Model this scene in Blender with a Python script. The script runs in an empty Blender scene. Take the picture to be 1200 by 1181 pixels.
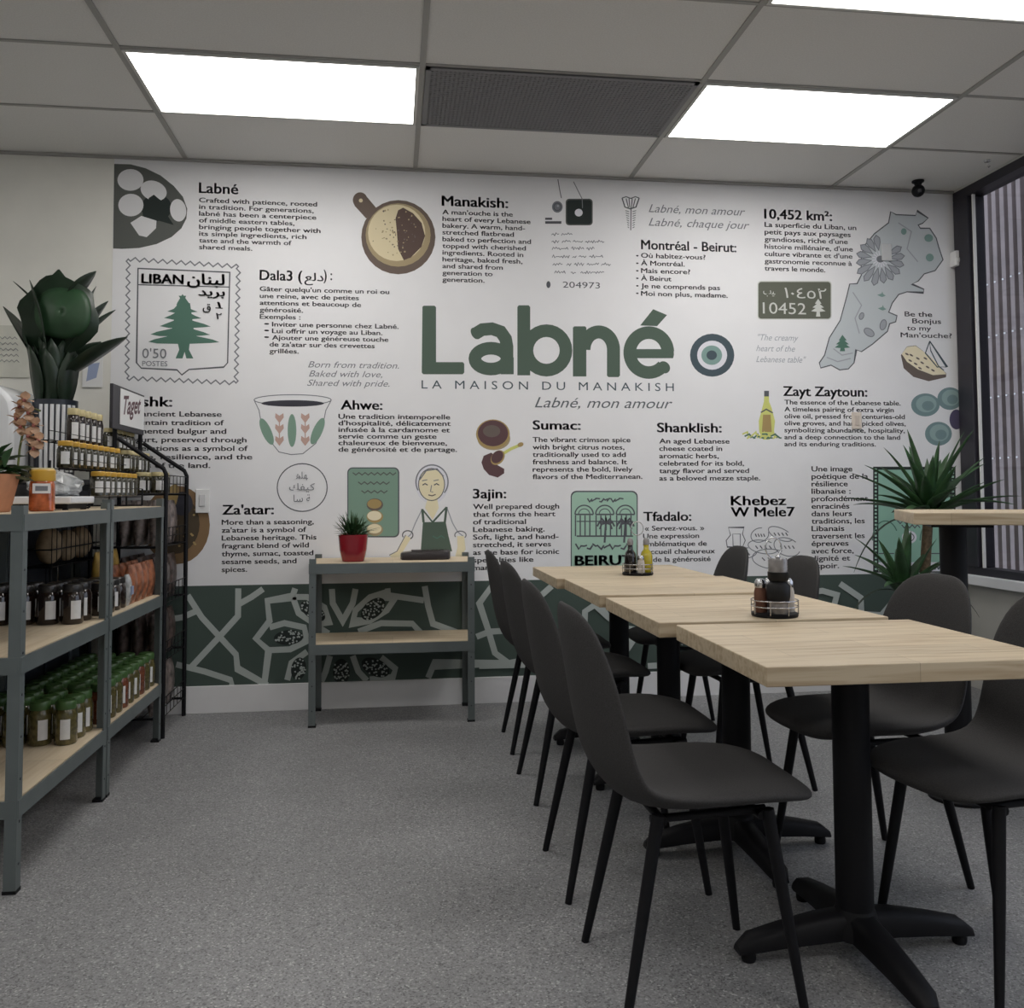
import bpy, math, random
from mathutils import Vector, Matrix
random.seed(7)
SC = bpy.context.scene
COL = SC.collection
PI = math.pi

# ------------------------------------------------------------------ camera
F, CX, CY, YAW, PITCH, ROLL, DIST, CAMH = 1036.677, 595.893, 527.781, 0.1305, 0.0485, 0.0047, 4.8431, 1.1364
def cam_axes():
    cy, sy = math.cos(YAW), math.sin(YAW)
    f = Vector((sy*math.cos(PITCH), cy*math.cos(PITCH), math.sin(PITCH)))
    r = Vector((cy, -sy, 0)); d = f.cross(r)
    c, s = math.cos(ROLL), math.sin(ROLL)
    return c*r + s*d, -s*r + c*d, f
AR, AD, AF = cam_axes()
EYE = Vector((0, -DIST, CAMH))
cam_data = bpy.data.cameras.new('camera')
cam = bpy.data.objects.new('camera', cam_data); COL.objects.link(cam)
cam.matrix_world = Matrix(((AR.x, -AD.x, -AF.x, EYE.x), (AR.y, -AD.y, -AF.y, EYE.y), (AR.z, -AD.z, -AF.z, EYE.z), (0, 0, 0, 1)))
cam_data.sensor_fit = 'HORIZONTAL'; cam_data.sensor_width = 36; cam_data.lens = F/1200*36
cam_data.shift_x = (600-CX)/1200; cam_data.shift_y = (CY-590.5)/1200
cam_data.clip_start = 0.05
SC.camera = cam
# ------------------------------------------------------------------ world, exposure
world = bpy.data.worlds.new('overcast_sky'); SC.world = world; world.use_nodes = True
bg = world.node_tree.nodes['Background']
bg.inputs[0].default_value = (0.78, 0.85, 1.0, 1); bg.inputs[1].default_value = 1.7
SC.view_settings.view_transform = 'Standard'; SC.view_settings.look = 'None'
SC.view_settings.exposure = 0.0; SC.view_settings.gamma = 1; SC.view_settings.use_curve_mapping = False
PANEL_STRENGTH = 8.0

# ------------------------------------------------------------------ materials
def lin(v):
    v /= 255.0
    return v/12.92 if v <= 0.04045 else ((v+0.055)/1.055)**2.4
def S(r, g, b, k=1.0): return (min(lin(r)*k, .95), min(lin(g)*k, .95), min(lin(b)*k, .95))
def mat(name, col, rough=.6, noise=.0, scale=40, bump=0, metal=0, emit=None, spec=.5, stretch=None, coat=0):
    m = bpy.data.materials.new(name); m.use_nodes = True
    nt = m.node_tree; b = nt.nodes['Principled BSDF']
    b.inputs['Base Color'].default_value = (*col, 1); b.inputs['Roughness'].default_value = rough
    b.inputs['Metallic'].default_value = metal; b.inputs['Specular IOR Level'].default_value = spec
    if coat: b.inputs['Coat Weight'].default_value = coat
    if emit:
        b.inputs['Emission Color'].default_value = (*emit[0], 1); b.inputs['Emission Strength'].default_value = emit[1]
    if noise or bump:
        tc = nt.nodes.new('ShaderNodeTexCoord'); n = nt.nodes.new('ShaderNodeTexNoise')
        n.inputs['Scale'].default_value = scale; n.inputs['Detail'].default_value = 4
        src = tc.outputs['Object']
        if stretch:
            mp = nt.nodes.new('ShaderNodeMapping'); mp.inputs['Scale'].default_value = stretch
            nt.links.new(src, mp.inputs['Vector']); src = mp.outputs['Vector']
        nt.links.new(src, n.inputs['Vector'])
        if noise:
            r = nt.nodes.new('ShaderNodeValToRGB')
            r.color_ramp.elements[0].position = .3; r.color_ramp.elements[1].position = .7
            r.color_ramp.elements[0].color = (*[c*(1-noise) for c in col], 1)
            r.color_ramp.elements[1].color = (*[min(c*(1+noise), 1) for c in col], 1)
            nt.links.new(n.outputs['Fac'], r.inputs['Fac']); nt.links.new(r.outputs['Color'], b.inputs['Base Color'])
        if bump:
            bp = nt.nodes.new('ShaderNodeBump'); bp.inputs['Strength'].default_value = bump; bp.inputs['Distance'].default_value = .004
            nt.links.new(n.outputs['Fac'], bp.inputs['Height']); nt.links.new(bp.outputs['Normal'], b.inputs['Normal'])
    return m

def floor_mat():
    m = mat('speckled_epoxy', (.2, .2, .2), .5); nt = m.node_tree; b = nt.nodes['Principled BSDF']
    tc = nt.nodes.new('ShaderNodeTexCoord')
    def vor(scale):
        v = nt.nodes.new('ShaderNodeTexVoronoi'); v.inputs['Scale'].default_value = scale
        nt.links.new(tc.outputs['Object'], v.inputs['Vector']); return v
    base = (.245, .245, .252)
    v1 = vor(230)
    sep = nt.nodes.new('ShaderNodeSeparateColor'); nt.links.new(v1.outputs['Color'], sep.inputs[0])
    r = nt.nodes.new('ShaderNodeValToRGB'); cr = r.color_ramp; cr.interpolation = 'CONSTANT'
    cr.elements[0].position = 0; cr.elements[0].color = (.13, .13, .135, 1)
    cr.elements[1].position = .11; cr.elements[1].color = (.2, .2, .205, 1)
    for p, c in ((.3, (*base, 1)), (.7, (.29, .29, .295, 1)), (.9, (.35, .35, .355, 1)), (.965, (.46, .46, .46, 1))):
        e = cr.elements.new(p); e.color = c
    nt.links.new(sep.outputs[0], r.inputs['Fac'])
    n = nt.nodes.new('ShaderNodeTexNoise'); n.inputs['Scale'].default_value = 2.2; n.inputs['Detail'].default_value = 5
    nt.links.new(tc.outputs['Object'], n.inputs['Vector'])
    mr = nt.nodes.new('ShaderNodeMapRange'); mr.inputs['From Min'].default_value = .3; mr.inputs['From Max'].default_value = .7
    mr.inputs['To Min'].default_value = .9; mr.inputs['To Max'].default_value = 1.08
    nt.links.new(n.outputs['Fac'], mr.inputs['Value'])
    mx = nt.nodes.new('ShaderNodeVectorMath'); mx.operation = 'SCALE'
    nt.links.new(r.outputs['Color'], mx.inputs[0]); nt.links.new(mr.outputs['Result'], mx.inputs['Scale'])
    nt.links.new(mx.outputs['Vector'], b.inputs['Base Color'])
    return m

def wood_mat(name, light, dark, stave=.11, along='X', rough=.5):
    m = mat(name, light, rough); nt = m.node_tree; b = nt.nodes['Principled BSDF']
    tc = nt.nodes.new('ShaderNodeTexCoord')
    mp = nt.nodes.new('ShaderNodeMapping')
    if along == 'Y': mp.inputs['Rotation'].default_value = (0, 0, PI/2)
    nt.links.new(tc.outputs['Object'], mp.inputs['Vector'])
    br = nt.nodes.new('ShaderNodeTexBrick'); br.inputs['Scale'].default_value = 1
    br.inputs['Brick Width'].default_value = .48; br.inputs['Row Height'].default_value = stave
    br.inputs['Mortar Size'].default_value = .0008; br.inputs['Bias'].default_value = 0
    br.inputs['Color1'].default_value = (*light, 1); br.inputs['Color2'].default_value = (*[l*.86 for l in light], 1)
    br.inputs['Mortar'].default_value = (*[l*.6 for l in light], 1)
    nt.links.new(mp.outputs['Vector'], br.inputs['Vector'])
    mp2 = nt.nodes.new('ShaderNodeMapping'); mp2.inputs['Scale'].default_value = (3, 45, 45)
    nt.links.new(mp.outputs['Vector'], mp2.inputs['Vector'])
    n = nt.nodes.new('ShaderNodeTexNoise'); n.inputs['Scale'].default_value = 1.2; n.inputs['Detail'].default_value = 6; n.inputs['Distortion'].default_value = .6
    nt.links.new(mp2.outputs['Vector'], n.inputs['Vector'])
    r = nt.nodes.new('ShaderNodeValToRGB'); r.color_ramp.elements[0].position = .34; r.color_ramp.elements[1].position = .56
    r.color_ramp.elements[0].color = (*dark, 1); r.color_ramp.elements[1].color = (1, 1, 1, 1)
    nt.links.new(n.outputs['Fac'], r.inputs['Fac'])
    mx = nt.nodes.new('ShaderNodeMix'); mx.data_type = 'RGBA'; mx.blend_type = 'MULTIPLY'; mx.inputs[0].default_value = .55
    nt.links.new(br.outputs['Color'], mx.inputs[6]); nt.links.new(r.outputs['Color'], mx.inputs[7])
    nt.links.new(mx.outputs[2], b.inputs['Base Color'])
    return m

def glass_mat(name, tint=(.9, .93, .95), gloss=.12):
    m = bpy.data.materials.new(name); m.use_nodes = True; nt = m.node_tree; nt.nodes.clear()
    o = nt.nodes.new('ShaderNodeOutputMaterial'); t = nt.nodes.new('ShaderNodeBsdfTransparent'); g = nt.nodes.new('ShaderNodeBsdfGlossy')
    t.inputs[0].default_value = (*tint, 1); g.inputs['Roughness'].default_value = .05
    mx = nt.nodes.new('ShaderNodeMixShader'); mx.inputs[0].default_value = gloss
    nt.links.new(t.outputs[0], mx.inputs[1]); nt.links.new(g.outputs[0], mx.inputs[2]); nt.links.new(mx.outputs[0], o.inputs[0])
    return m

M = {}
M['floor'] = floor_mat()
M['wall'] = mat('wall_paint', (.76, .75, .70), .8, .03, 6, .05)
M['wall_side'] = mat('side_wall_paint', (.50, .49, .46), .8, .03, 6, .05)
M['paper'] = mat('mural_paper', (.80, .80, .82), .65, .015, 5)
M['skirt'] = mat('skirting_paint', (.78, .78, .80), .6, .02, 8)
M['tile'] = mat('ceiling_tile', (.74, .735, .72), .9, .05, 160, .15)
M['tbar'] = mat('shaded_ceiling_bar', (.36, .355, .34), .6)  # white metal bars; their shadow lines are put into the grey colour
M['grille'] = mat('vent_grille', (.20, .20, .21), .6)
M['grille_dark'] = mat('vent_hollow', (.05, .05, .055), .9)
M['panel'] = mat('lit_diffuser', (.9, .9, .9), .6, emit=((1.0, .975, .935), PANEL_STRENGTH))
M['lamp_frame'] = mat('lamp_frame', (.6, .6, .58), .5)
M['frame'] = mat('dark_frame', (.022, .02, .028), .45)
M['white'] = mat('white_plastic', (.78, .78, .78), .4)
M['sill'] = mat('sill_paint', (.8, .8, .84), .5)
M['glass'] = glass_mat('window_glass', (.92, .93, .94), .035)
M['clad'] = mat('ribbed_cladding', (.215, .175, .168), .6, .12, 9)
M['ground'] = mat('asphalt', (.12, .12, .12), .9, .2, 30)
M['chair'] = mat('charcoal_fabric', (.047, .0455, .0462), .85, .18, 300, .25, spec=.25)
M['black'] = mat('black_metal', (.006, .006, .008), .55, spec=.22)
M['wood'] = wood_mat('table_wood', (.60, .495, .35), (.55, .45, .34), .105)
M['board'] = wood_mat('shelf_board', (.66, .55, .40), (.8, .74, .64), .6, rough=.65)
M['rack'] = mat('grey_green_steel', (.115, .135, .137), .45, .06, 12)
M['counter'] = mat('navy_laminate', (.035, .04, .05), .5)
M['machine'] = mat('white_enamel', (.74, .75, .77), .25, coat=.3)
M['chrome'] = mat('brushed_metal', (.55, .55, .56), .25, metal=1)
M['leaf'] = mat('leaf_green', (.028, .075, .026), .45, .4, 14)
M['leaf_dark'] = mat('leaf_dark', (.010, .024, .012), .4, .3, 9)
M['leaf_mid'] = mat('leaf_mid', (.035, .085, .03), .4, .3, 10)
M['leaf_face'] = mat('leaf_face', (.014, .05, .018), .5, .3, 9)
M['trunk'] = mat('trunk_bark', (.12, .085, .05), .9, .4, 60, .5)
M['stemgreen'] = mat('green_cane', (.10, .12, .03), .7, .3, 50)
M['soil'] = mat('potting_soil', (.03, .022, .016), .95, .4, 80, .5)
M['redpot'] = mat('red_glaze', (.27, .012, .022), .22, coat=.4)
M['terracotta'] = mat('terracotta', (.52, .24, .13), .8, .08, 30)
M['darkpot'] = mat('dark_pot', (.02, .02, .022), .5)
M['navy'] = mat('navy_glaze', (.025, .03, .042), .3)
M['jar_dark'] = mat('dark_preserve', (.018, .010, .008), .12, .4, 60, coat=.5)
M['jar_green'] = mat('green_preserve', (.10, .085, .03), .15, .5, 70, coat=.5)
M['jar_red'] = mat('red_preserve', (.16, .05, .025), .15, .5, 70, coat=.5)
M['jar_olive'] = mat('olive_preserve', (.035, .032, .018), .15, .5, 70, coat=.5)
M['jar_amber'] = mat('amber_preserve', (.42, .10, .03), .15, .45, 40, coat=.5)
M['label'] = mat('jar_label', (.72, .72, .72), .6, .05, 50)
M['lid_black'] = mat('black_lid', (.03, .028, .028), .3)
M['lid_green'] = mat('green_lid', (.055, .12, .035), .35)
M['lid_yellow'] = mat('yellow_lid', (.62, .36, .05), .35)
M['lid_cream'] = mat('cream_lid', (.55, .47, .25), .4)
M['bag_orange'] = mat('orange_bag', (.30, .11, .055), .3, .8, 34, .4)
M['bag_dark'] = mat('dark_bag', (.07, .05, .045), .3, .95, 38, .5)
M['bag_grey'] = mat('grey_bag', (.17, .14, .13), .3, .95, 34, .5)
M['bag_yellow'] = mat('yellow_bag', (.42, .27, .06), .3, .3, 30, .4)
M['film'] = mat('clear_film', (.42, .43, .43), .15, .4, 30, .8)
M['petal'] = mat('orchid_petal', (.55, .36, .24), .6, .25, 30)
M['petal_core'] = mat('orchid_core', (.35, .12, .10), .6)
M['bread'] = mat('loaf_crust', (.45, .33, .2), .8, .25, 25, .3)
M['card'] = mat('white_card', (.78, .78, .78), .5)
M['blueprint'] = mat('blue_print', (.32, .38, .55), .5)
M['tray'] = mat('dark_tray', (.018, .013, .014), .35)
M['mill_black'] = mat('mill_black', (.007, .007, .008), .5, spec=.25)
M['oil_dark'] = mat('dark_vinegar', (.008, .006, .006), .1, coat=.5)
M['oil_yellow'] = mat('olive_oil', (.42, .35, .02), .1, coat=.5)
M['smoke'] = mat('smoked_glass', (.20, .19, .19), .1, .3, 40, coat=.6)
M['clearjar'] = glass_mat('clear_glass', (.75, .75, .74), .3)
M['paprika'] = mat('spice_fill', (.12, .05, .03), .8)
M['salt'] = mat('pale_fill', (.5, .46, .42), .8)
# printed inks
INK = {}
def ink(n, rgb, k=1.8):
    INK[n] = mat('ink_' + n, S(*rgb, k), .65, spec=.12)
for n, rgb in dict(text=(68, 69, 74), head=(76, 80, 84), soft=(95, 97, 102), pale=(125, 128, 134), green=(66, 78, 70), tree=(66, 92, 82), navy=(58, 68, 74), mid=(100, 122, 118),
                   white=(172, 172, 178), plate=(72, 74, 72), ball=(170, 170, 172), leaf=(36, 41, 40), wood=(84, 74, 68), bread=(168, 158, 132), zaatar=(72, 60, 56), crust=(128, 116, 92), map=(150, 155, 158),
                   cream=(182, 174, 152), rim=(84, 76, 72), olive=(92, 110, 112), olive2=(112, 130, 130), purple=(68, 64, 84), oil=(160, 162, 96), mint=(128, 154, 140), mint2=(112, 144, 130), board=(98, 120, 108),
                   skin=(180, 172, 146), sumac=(74, 56, 58), heart=(150, 126, 118), coffee=(50, 50, 56), band=(57, 67, 63), lattice=(136, 142, 140), bowl=(104, 84, 62), bowl2=(62, 54, 44), gold=(130, 112, 76), line=(70, 72, 76), silver=(158, 160, 156), plateg=(76, 78, 70)).items(): ink(n, rgb)

# ------------------------------------------------------------------ geometry helpers
class MB:
    def __init__(s): s.v = []; s.f = []; s.m = []
    def add(s, vs, fs, mi=0):
        o = len(s.v); s.v += [tuple(x) for x in vs]
        for f in fs: s.f.append([o+i for i in f]); s.m.append(mi)
        return s
    def box(s, c, d, mi=0, rot=None):
        x, y, z = d[0]/2, d[1]/2, d[2]/2
        p = [Vector((a*x, b*y, e*z)) for e in (-1, 1) for b in (-1, 1) for a in (-1, 1)]
        if rot: p = [rot @ q for q in p]
        c = Vector(c)
        s.add([q+c for q in p], [(0, 2, 3, 1), (4, 5, 7, 6), (0, 1, 5, 4), (2, 6, 7, 3), (0, 4, 6, 2), (1, 3, 7, 5)], mi); return s
    def bb(s, x0, x1, y0, y1, z0, z1, mi=0): return s.box(((x0+x1)/2, (y0+y1)/2, (z0+z1)/2), (abs(x1-x0), abs(y1-y0), abs(z1-z0)), mi)
    def rings(s, rings, closed_caps=True, mi=0):
        n = len(rings[0]); vs = [p for r in rings for p in r]; fs = []
        for i in range(len(rings)-1):
            for j in range(n):
                k = (j+1) % n; fs.append((i*n+j, i*n+k, (i+1)*n+k, (i+1)*n+j))
        if closed_caps: fs.append(tuple(range(n))[::-1]); fs.append(tuple(range((len(rings)-1)*n, len(rings)*n)))
        s.add(vs, fs, mi); return s
    def tube(s, path, r, n=10, mi=0, caps=True):
        path = [Vector(p) for p in path]; rs = r if isinstance(r, (list, tuple)) else [r]*len(path)
        rings = []; up = None
        for i, p in enumerate(path):
            t = (path[min(i+1, len(path)-1)] - path[max(i-1, 0)]).normalized()
            if up is None: up = Vector((0, 0, 1)) if abs(t.z) < .9 else Vector((1, 0, 0))
            a = t.cross(up).normalized(); b = t.cross(a).normalized(); up = -b
            rings.append([p + (a*math.cos(2*PI*k/n) + b*math.sin(2*PI*k/n))*rs[i] for k in range(n)])
        return s.rings(rings, caps, mi)
    def lathe(s, prof, c=(0, 0, 0), n=20, mi=0, sq=None):
        rings = []
        for r, z in prof:
            ring = []
            for k in range(n):
                a = 2*PI*k/n; ca, sa = math.cos(a), math.sin(a)
                q = 1.0
                if sq: q = (abs(ca)**sq + abs(sa)**sq)**(-1/sq)
                ring.append((c[0]+r*q*ca, c[1]+r*q*sa, c[2]+z))
            rings.append(ring)
        return s.rings(rings, True, mi)
    def ball(s, c, r, nu=14, nv=9, mi=0):
        if not isinstance(r, (list, tuple)): r = (r, r, r)
        rings = []
        for i in range(1, nv):
            t = PI*i/nv
            rings.append([(c[0]+r[0]*math.sin(t)*math.cos(2*PI*k/nu), c[1]+r[1]*math.sin(t)*math.sin(2*PI*k/nu), c[2]-r[2]*math.cos(t)) for k in range(nu)])
        return s.rings(rings, True, mi)
    def blade(s, base, dirv, length, width, droop=.3, mi=0, seg=7, shape='blade', fold=.25):
        base = Vector(base); d = Vector(dirv).normalized(); side = d.cross(Vector((0, 0, 1)))
        if side.length < .1: side = Vector((1, 0, 0))
        side.normalize(); vs = []; fs = []; p = base.copy(); cur = d.copy()
        for i in range(seg+1):
            t = i/seg
            if shape == 'blade': w = width*(1-t)**.7*(.55+.9*min(t*4, 1))*.7
            else: w = width*max(math.sin(PI*min(t*.97+.03, 1))**.75, .03)
            nrm = side.cross(cur).normalized()
            vs += [p - side*w/2 + nrm*w*fold, p, p + side*w/2 + nrm*w*fold]
            if i < seg:
                p = p + cur*(length/seg); cur = (cur + Vector((0, 0, -droop/seg))).normalized()
        for i in range(seg):
            a = i*3; fs += [(a, a+1, a+4, a+3), (a+1, a+2, a+5, a+4)]
        s.add(vs, fs, mi); return s
    def build(s, name, mats, parent=None, bev=0, smooth=None, sub=0, solid=0):
        me = bpy.data.meshes.new(name); me.from_pydata(s.v, [], s.f); me.validate()
        if not isinstance(mats, (list, tuple)): mats = [mats]
        for m in mats: me.materials.append(m)
        if len(me.polygons) == len(s.m): me.polygons.foreach_set('material_index', s.m)
        if smooth:
            me.polygons.foreach_set('use_smooth', [True]*len(me.polygons)); me.update()
            if smooth < 180: me.set_sharp_from_angle(angle=math.radians(smooth))
        me.update()
        o = bpy.data.objects.new(name, me); COL.objects.link(o)
        if parent: o.parent = parent
        if solid:
            md = o.modifiers.new('thickness', 'SOLIDIFY'); md.thickness = solid
        if bev:
            md = o.modifiers.new('bevel', 'BEVEL'); md.width = bev; md.segments = 2; md.limit_method = 'ANGLE'; md.angle_limit = .6
        if sub:
            md = o.modifiers.new('subdivision', 'SUBSURF'); md.levels = sub; md.render_levels = sub
        return o

def tag(o, label, cat, group=None, kind=None):
    o['label'] = label; o['category'] = cat
    if group: o['group'] = group
    if kind: o['kind'] = kind
    return o
def thing(name, label, cat, loc=(0, 0, 0), rz=0, group=None):
    o = bpy.data.objects.new(name, None); COL.objects.link(o); o.empty_display_size = .05
    o.location = loc; o.rotation_euler = (0, 0, rz)
    return tag(o, label, cat, group)
def struct(o): o['kind'] = 'structure'; return o
def dup(root, loc, rz, label=None, group=None, swap=None):
    kids = [c for c in bpy.data.objects if c.parent == root]
    r = root.copy(); COL.objects.link(r); r.location = loc; r.rotation_euler = (0, 0, rz)
    if label: r['label'] = label
    if group: r['group'] = group
    for ch in kids:
        c = ch.copy(); COL.objects.link(c); c.parent = r
        for g in [k for k in bpy.data.objects if k.parent == ch]:
            d = g.copy(); COL.objects.link(d); d.parent = c
    return r

# ------------------------------------------------------------------ the room
WL, WR, WF, ZC = -4.2, 3.35, -8.6, 2.9316
GX0, GY0, TX, TY = -1.0968, -0.6035, 1.2192, 0.6096
fl = struct(MB().bb(WL-.1, WR+.1, WF-.1, .1, -.06, 0).build('floor', M['floor']))
wb = struct(MB().bb(WL-.1, WR+.12, 0, .12, 0, ZC+.1).build('wall_back', M['wall']))
struct(MB().bb(WL-.12, WL, WF, 0, 0, ZC+.1).build('wall_left', M['wall']))
struct(MB().bb(WL-.1, WR+.12, WF-.12, WF, 0, ZC+.1).build('wall_front', M['wall']))
# right wall: low wall under the shop window, solid wall further back
w = MB(); w.bb(WR, WR+.12, WF, 0, 0, .60); w.bb(WR, WR+.12, WF, -5.2, .60, ZC+.1); w.bb(WR, WR+.12, WF, 0, 2.915, ZC+.1)
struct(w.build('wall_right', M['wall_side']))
ce = struct(MB().bb(WL-.1, WR+.1, WF-.1, .1, ZC, ZC+.06).build('ceiling', M['tile']))
g = MB()
i = -3
while GX0 + TX*i < WR:
    x = GX0 + TX*i
    if x > WL: g.bb(x-.012, x+.012, WF, 0, ZC-.006, ZC)
    i += 1
j = 0
while GY0 - TY*j > WF:
    y = GY0 - TY*j; g.bb(WL, WR, y-.008, y+.008, ZC-.005, ZC); j += 1
g.build('ceiling_grid', M['tbar'], ce)
t = MB(); t.bb(WL, WR, -.022, 0, ZC-.014, ZC-.002); struct(t.build('trim_1', M['tbar']))
t = MB(); t.bb(WR-.025, WR, WF, -.03, ZC-.016, ZC-.002); struct(t.build('trim_2', M['lamp_frame']))
struct(MB().bb(-1.465, WR, -.012, 0, 0, .140).build('baseboard_back', M['skirt'], bev=.002))

# window in the right wall
wn = bpy.data.objects.new('window_1', None); COL.objects.link(wn); struct(wn)
f = MB()
f.bb(WR-.03, WR+.08, -5.2, -.02, 2.86, 2.915); f.bb(WR-.02, WR+.08, -5.2, -.02, .655, .70)
for y0, y1 in ((-.02, -.15), (-1.72, -1.80), (-3.4, -3.48), (-5.12, -5.2)): f.bb(WR-.03, WR+.08, y1, y0, .70, 2.86)
f.build('window_frame', M['frame'], wn, bev=.003)
MB().bb(WR-.012, WR+.004, -.176, -.166, .70, 2.86).build('window_bead', M['white'], wn)
MB().bb(WR+.03, WR+.036, -5.12, -.15, .70, 2.86).build('window_pane', M['glass'], wn)
MB().bb(WR-.055, WR+.1, -5.2, -.012, .60, .655).build('window_sill', M['sill'], wn, bev=.004)
# outside
struct(MB().bb(WR+.12, WR+14, WF-4, 6, -.2, -.12).build('ground', M['ground']))
c = MB(); vs = []; fs = []
N = 440; X0 = WR+.55
for k in range(N+1):
    y = -1.6 + 4.2*k/N; ph = (k % 8)
    dx = 0 if ph < 5 else .05
    for z in (-.12, 3.4): vs.append((X0+dx, y, z))
for k in range(N): fs.append((2*k, 2*k+1, 2*k+3, 2*k+2))
c.add(vs, fs)
cl = c.build('cladding_wall', M['clad'], solid=.003); tag(cl, 'brown-grey vertically ribbed metal cladding seen outside through the window', 'cladding')
b = MB()
for z in (.95, 1.35, 1.75, 2.15, 2.5):
    for k in range(0, N, 8): b.box((X0-.003, -1.6+4.2*(k+2.5)/N, z), (.006, .014, .010))
b.build('fixing_screws', M['white'], cl)

# ------------------------------------------------------------------ ceiling lights and vent
def cell(i, j): return GX0+TX*(i+.5), GY0-TY*(j+.5)
def ceiling_light(i, j, label):
    x, y = cell(i, j)
    t = thing('ceiling_light', label, 'ceiling light', (x, y, ZC-.012), 0, 'lit ceiling panels')
    hx, hy = TX/2-.014, TY/2-.010
    f = MB(); w = .014
    f.bb(-hx, hx, -hy, -hy+w, 0, .010); f.bb(-hx, hx, hy-w, hy, 0, .010); f.bb(-hx, -hx+w, -hy+w, hy-w, 0, .010); f.bb(hx-w, hx, -hy+w, hy-w, 0, .010)
    f.build('lamp_frame', M['lamp_frame'], t)
    MB().bb(-hx+w, hx-w, -hy+w, hy-w, .003, .009).build('diffuser', M['panel'], t)
ceiling_light(0, 0, 'lit rectangular ceiling panel to the left of the dark vent')
ceiling_light(2, 0, 'lit rectangular ceiling panel to the right of the dark vent')
ceiling_light(2, 2, 'lit ceiling panel cut off by the top right edge of the photo')
for (i, j) in ((0, 4), (2, 6), (0, 8), (2, 10), (-2, 2), (-2, 6)):
    ceiling_light(i, j, 'lit ceiling panel behind or beside the camera, out of frame')
x, y = cell(1, 0)
t = thing('ceiling_vent', 'dark grey perforated ceiling vent between the two lit panels', 'vent', (x, y, ZC-.012))
hx, hy = TX/2-.014, TY/2-.010
MB().bb(-hx, hx, -hy, hy, .008, .011).build('backing', M['grille_dark'], t)  # dark sheet painted to stand in for the shaded hollow above the grille
f = MB(); w = .02
f.bb(-hx, hx, -hy, -hy+w, 0, .009); f.bb(-hx, hx, hy-w, hy, 0, .009); f.bb(-hx, -hx+w, -hy, hy, 0, .009); f.bb(hx-w, hx, -hy, hy, 0, .009)
f.build('vent_frame', M['grille'], t)
f = MB()
for k in range(1, 62): f.bb(-hx+2*hx*k/62-.0055, -hx+2*hx*k/62+.0055, -hy, hy, .002, .006)
for k in range(1, 31): f.bb(-hx, hx, -hy+2*hy*k/31-.0055, -hy+2*hy*k/31+.0055, .001, .005)
f.build('grille_mesh', M['grille'], t)

# ------------------------------------------------------------------ the printed wall mural
def W(px, py):
    d = AR*((px-CX)/F) + AD*((py-CY)/F) + AF
    p = EYE + d*(DIST/d.y)
    return p.x, p.z
MURAL = thing('wall_mural', 'white wall mural printed with green lettering, recipes and drawings above a green patterned band', 'mural', (0, 0, 0))
MX0, MX1 = -1.465, WR-.004
bt = .660
MB().bb(MX0, MX1, -.002, 0, bt, ZC-.014).build('white_paper', M['paper'], MURAL)
MB().bb(MX0, MX1, -.002, 0, .140, bt).build('green_band', INK['band'], MURAL)

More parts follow.
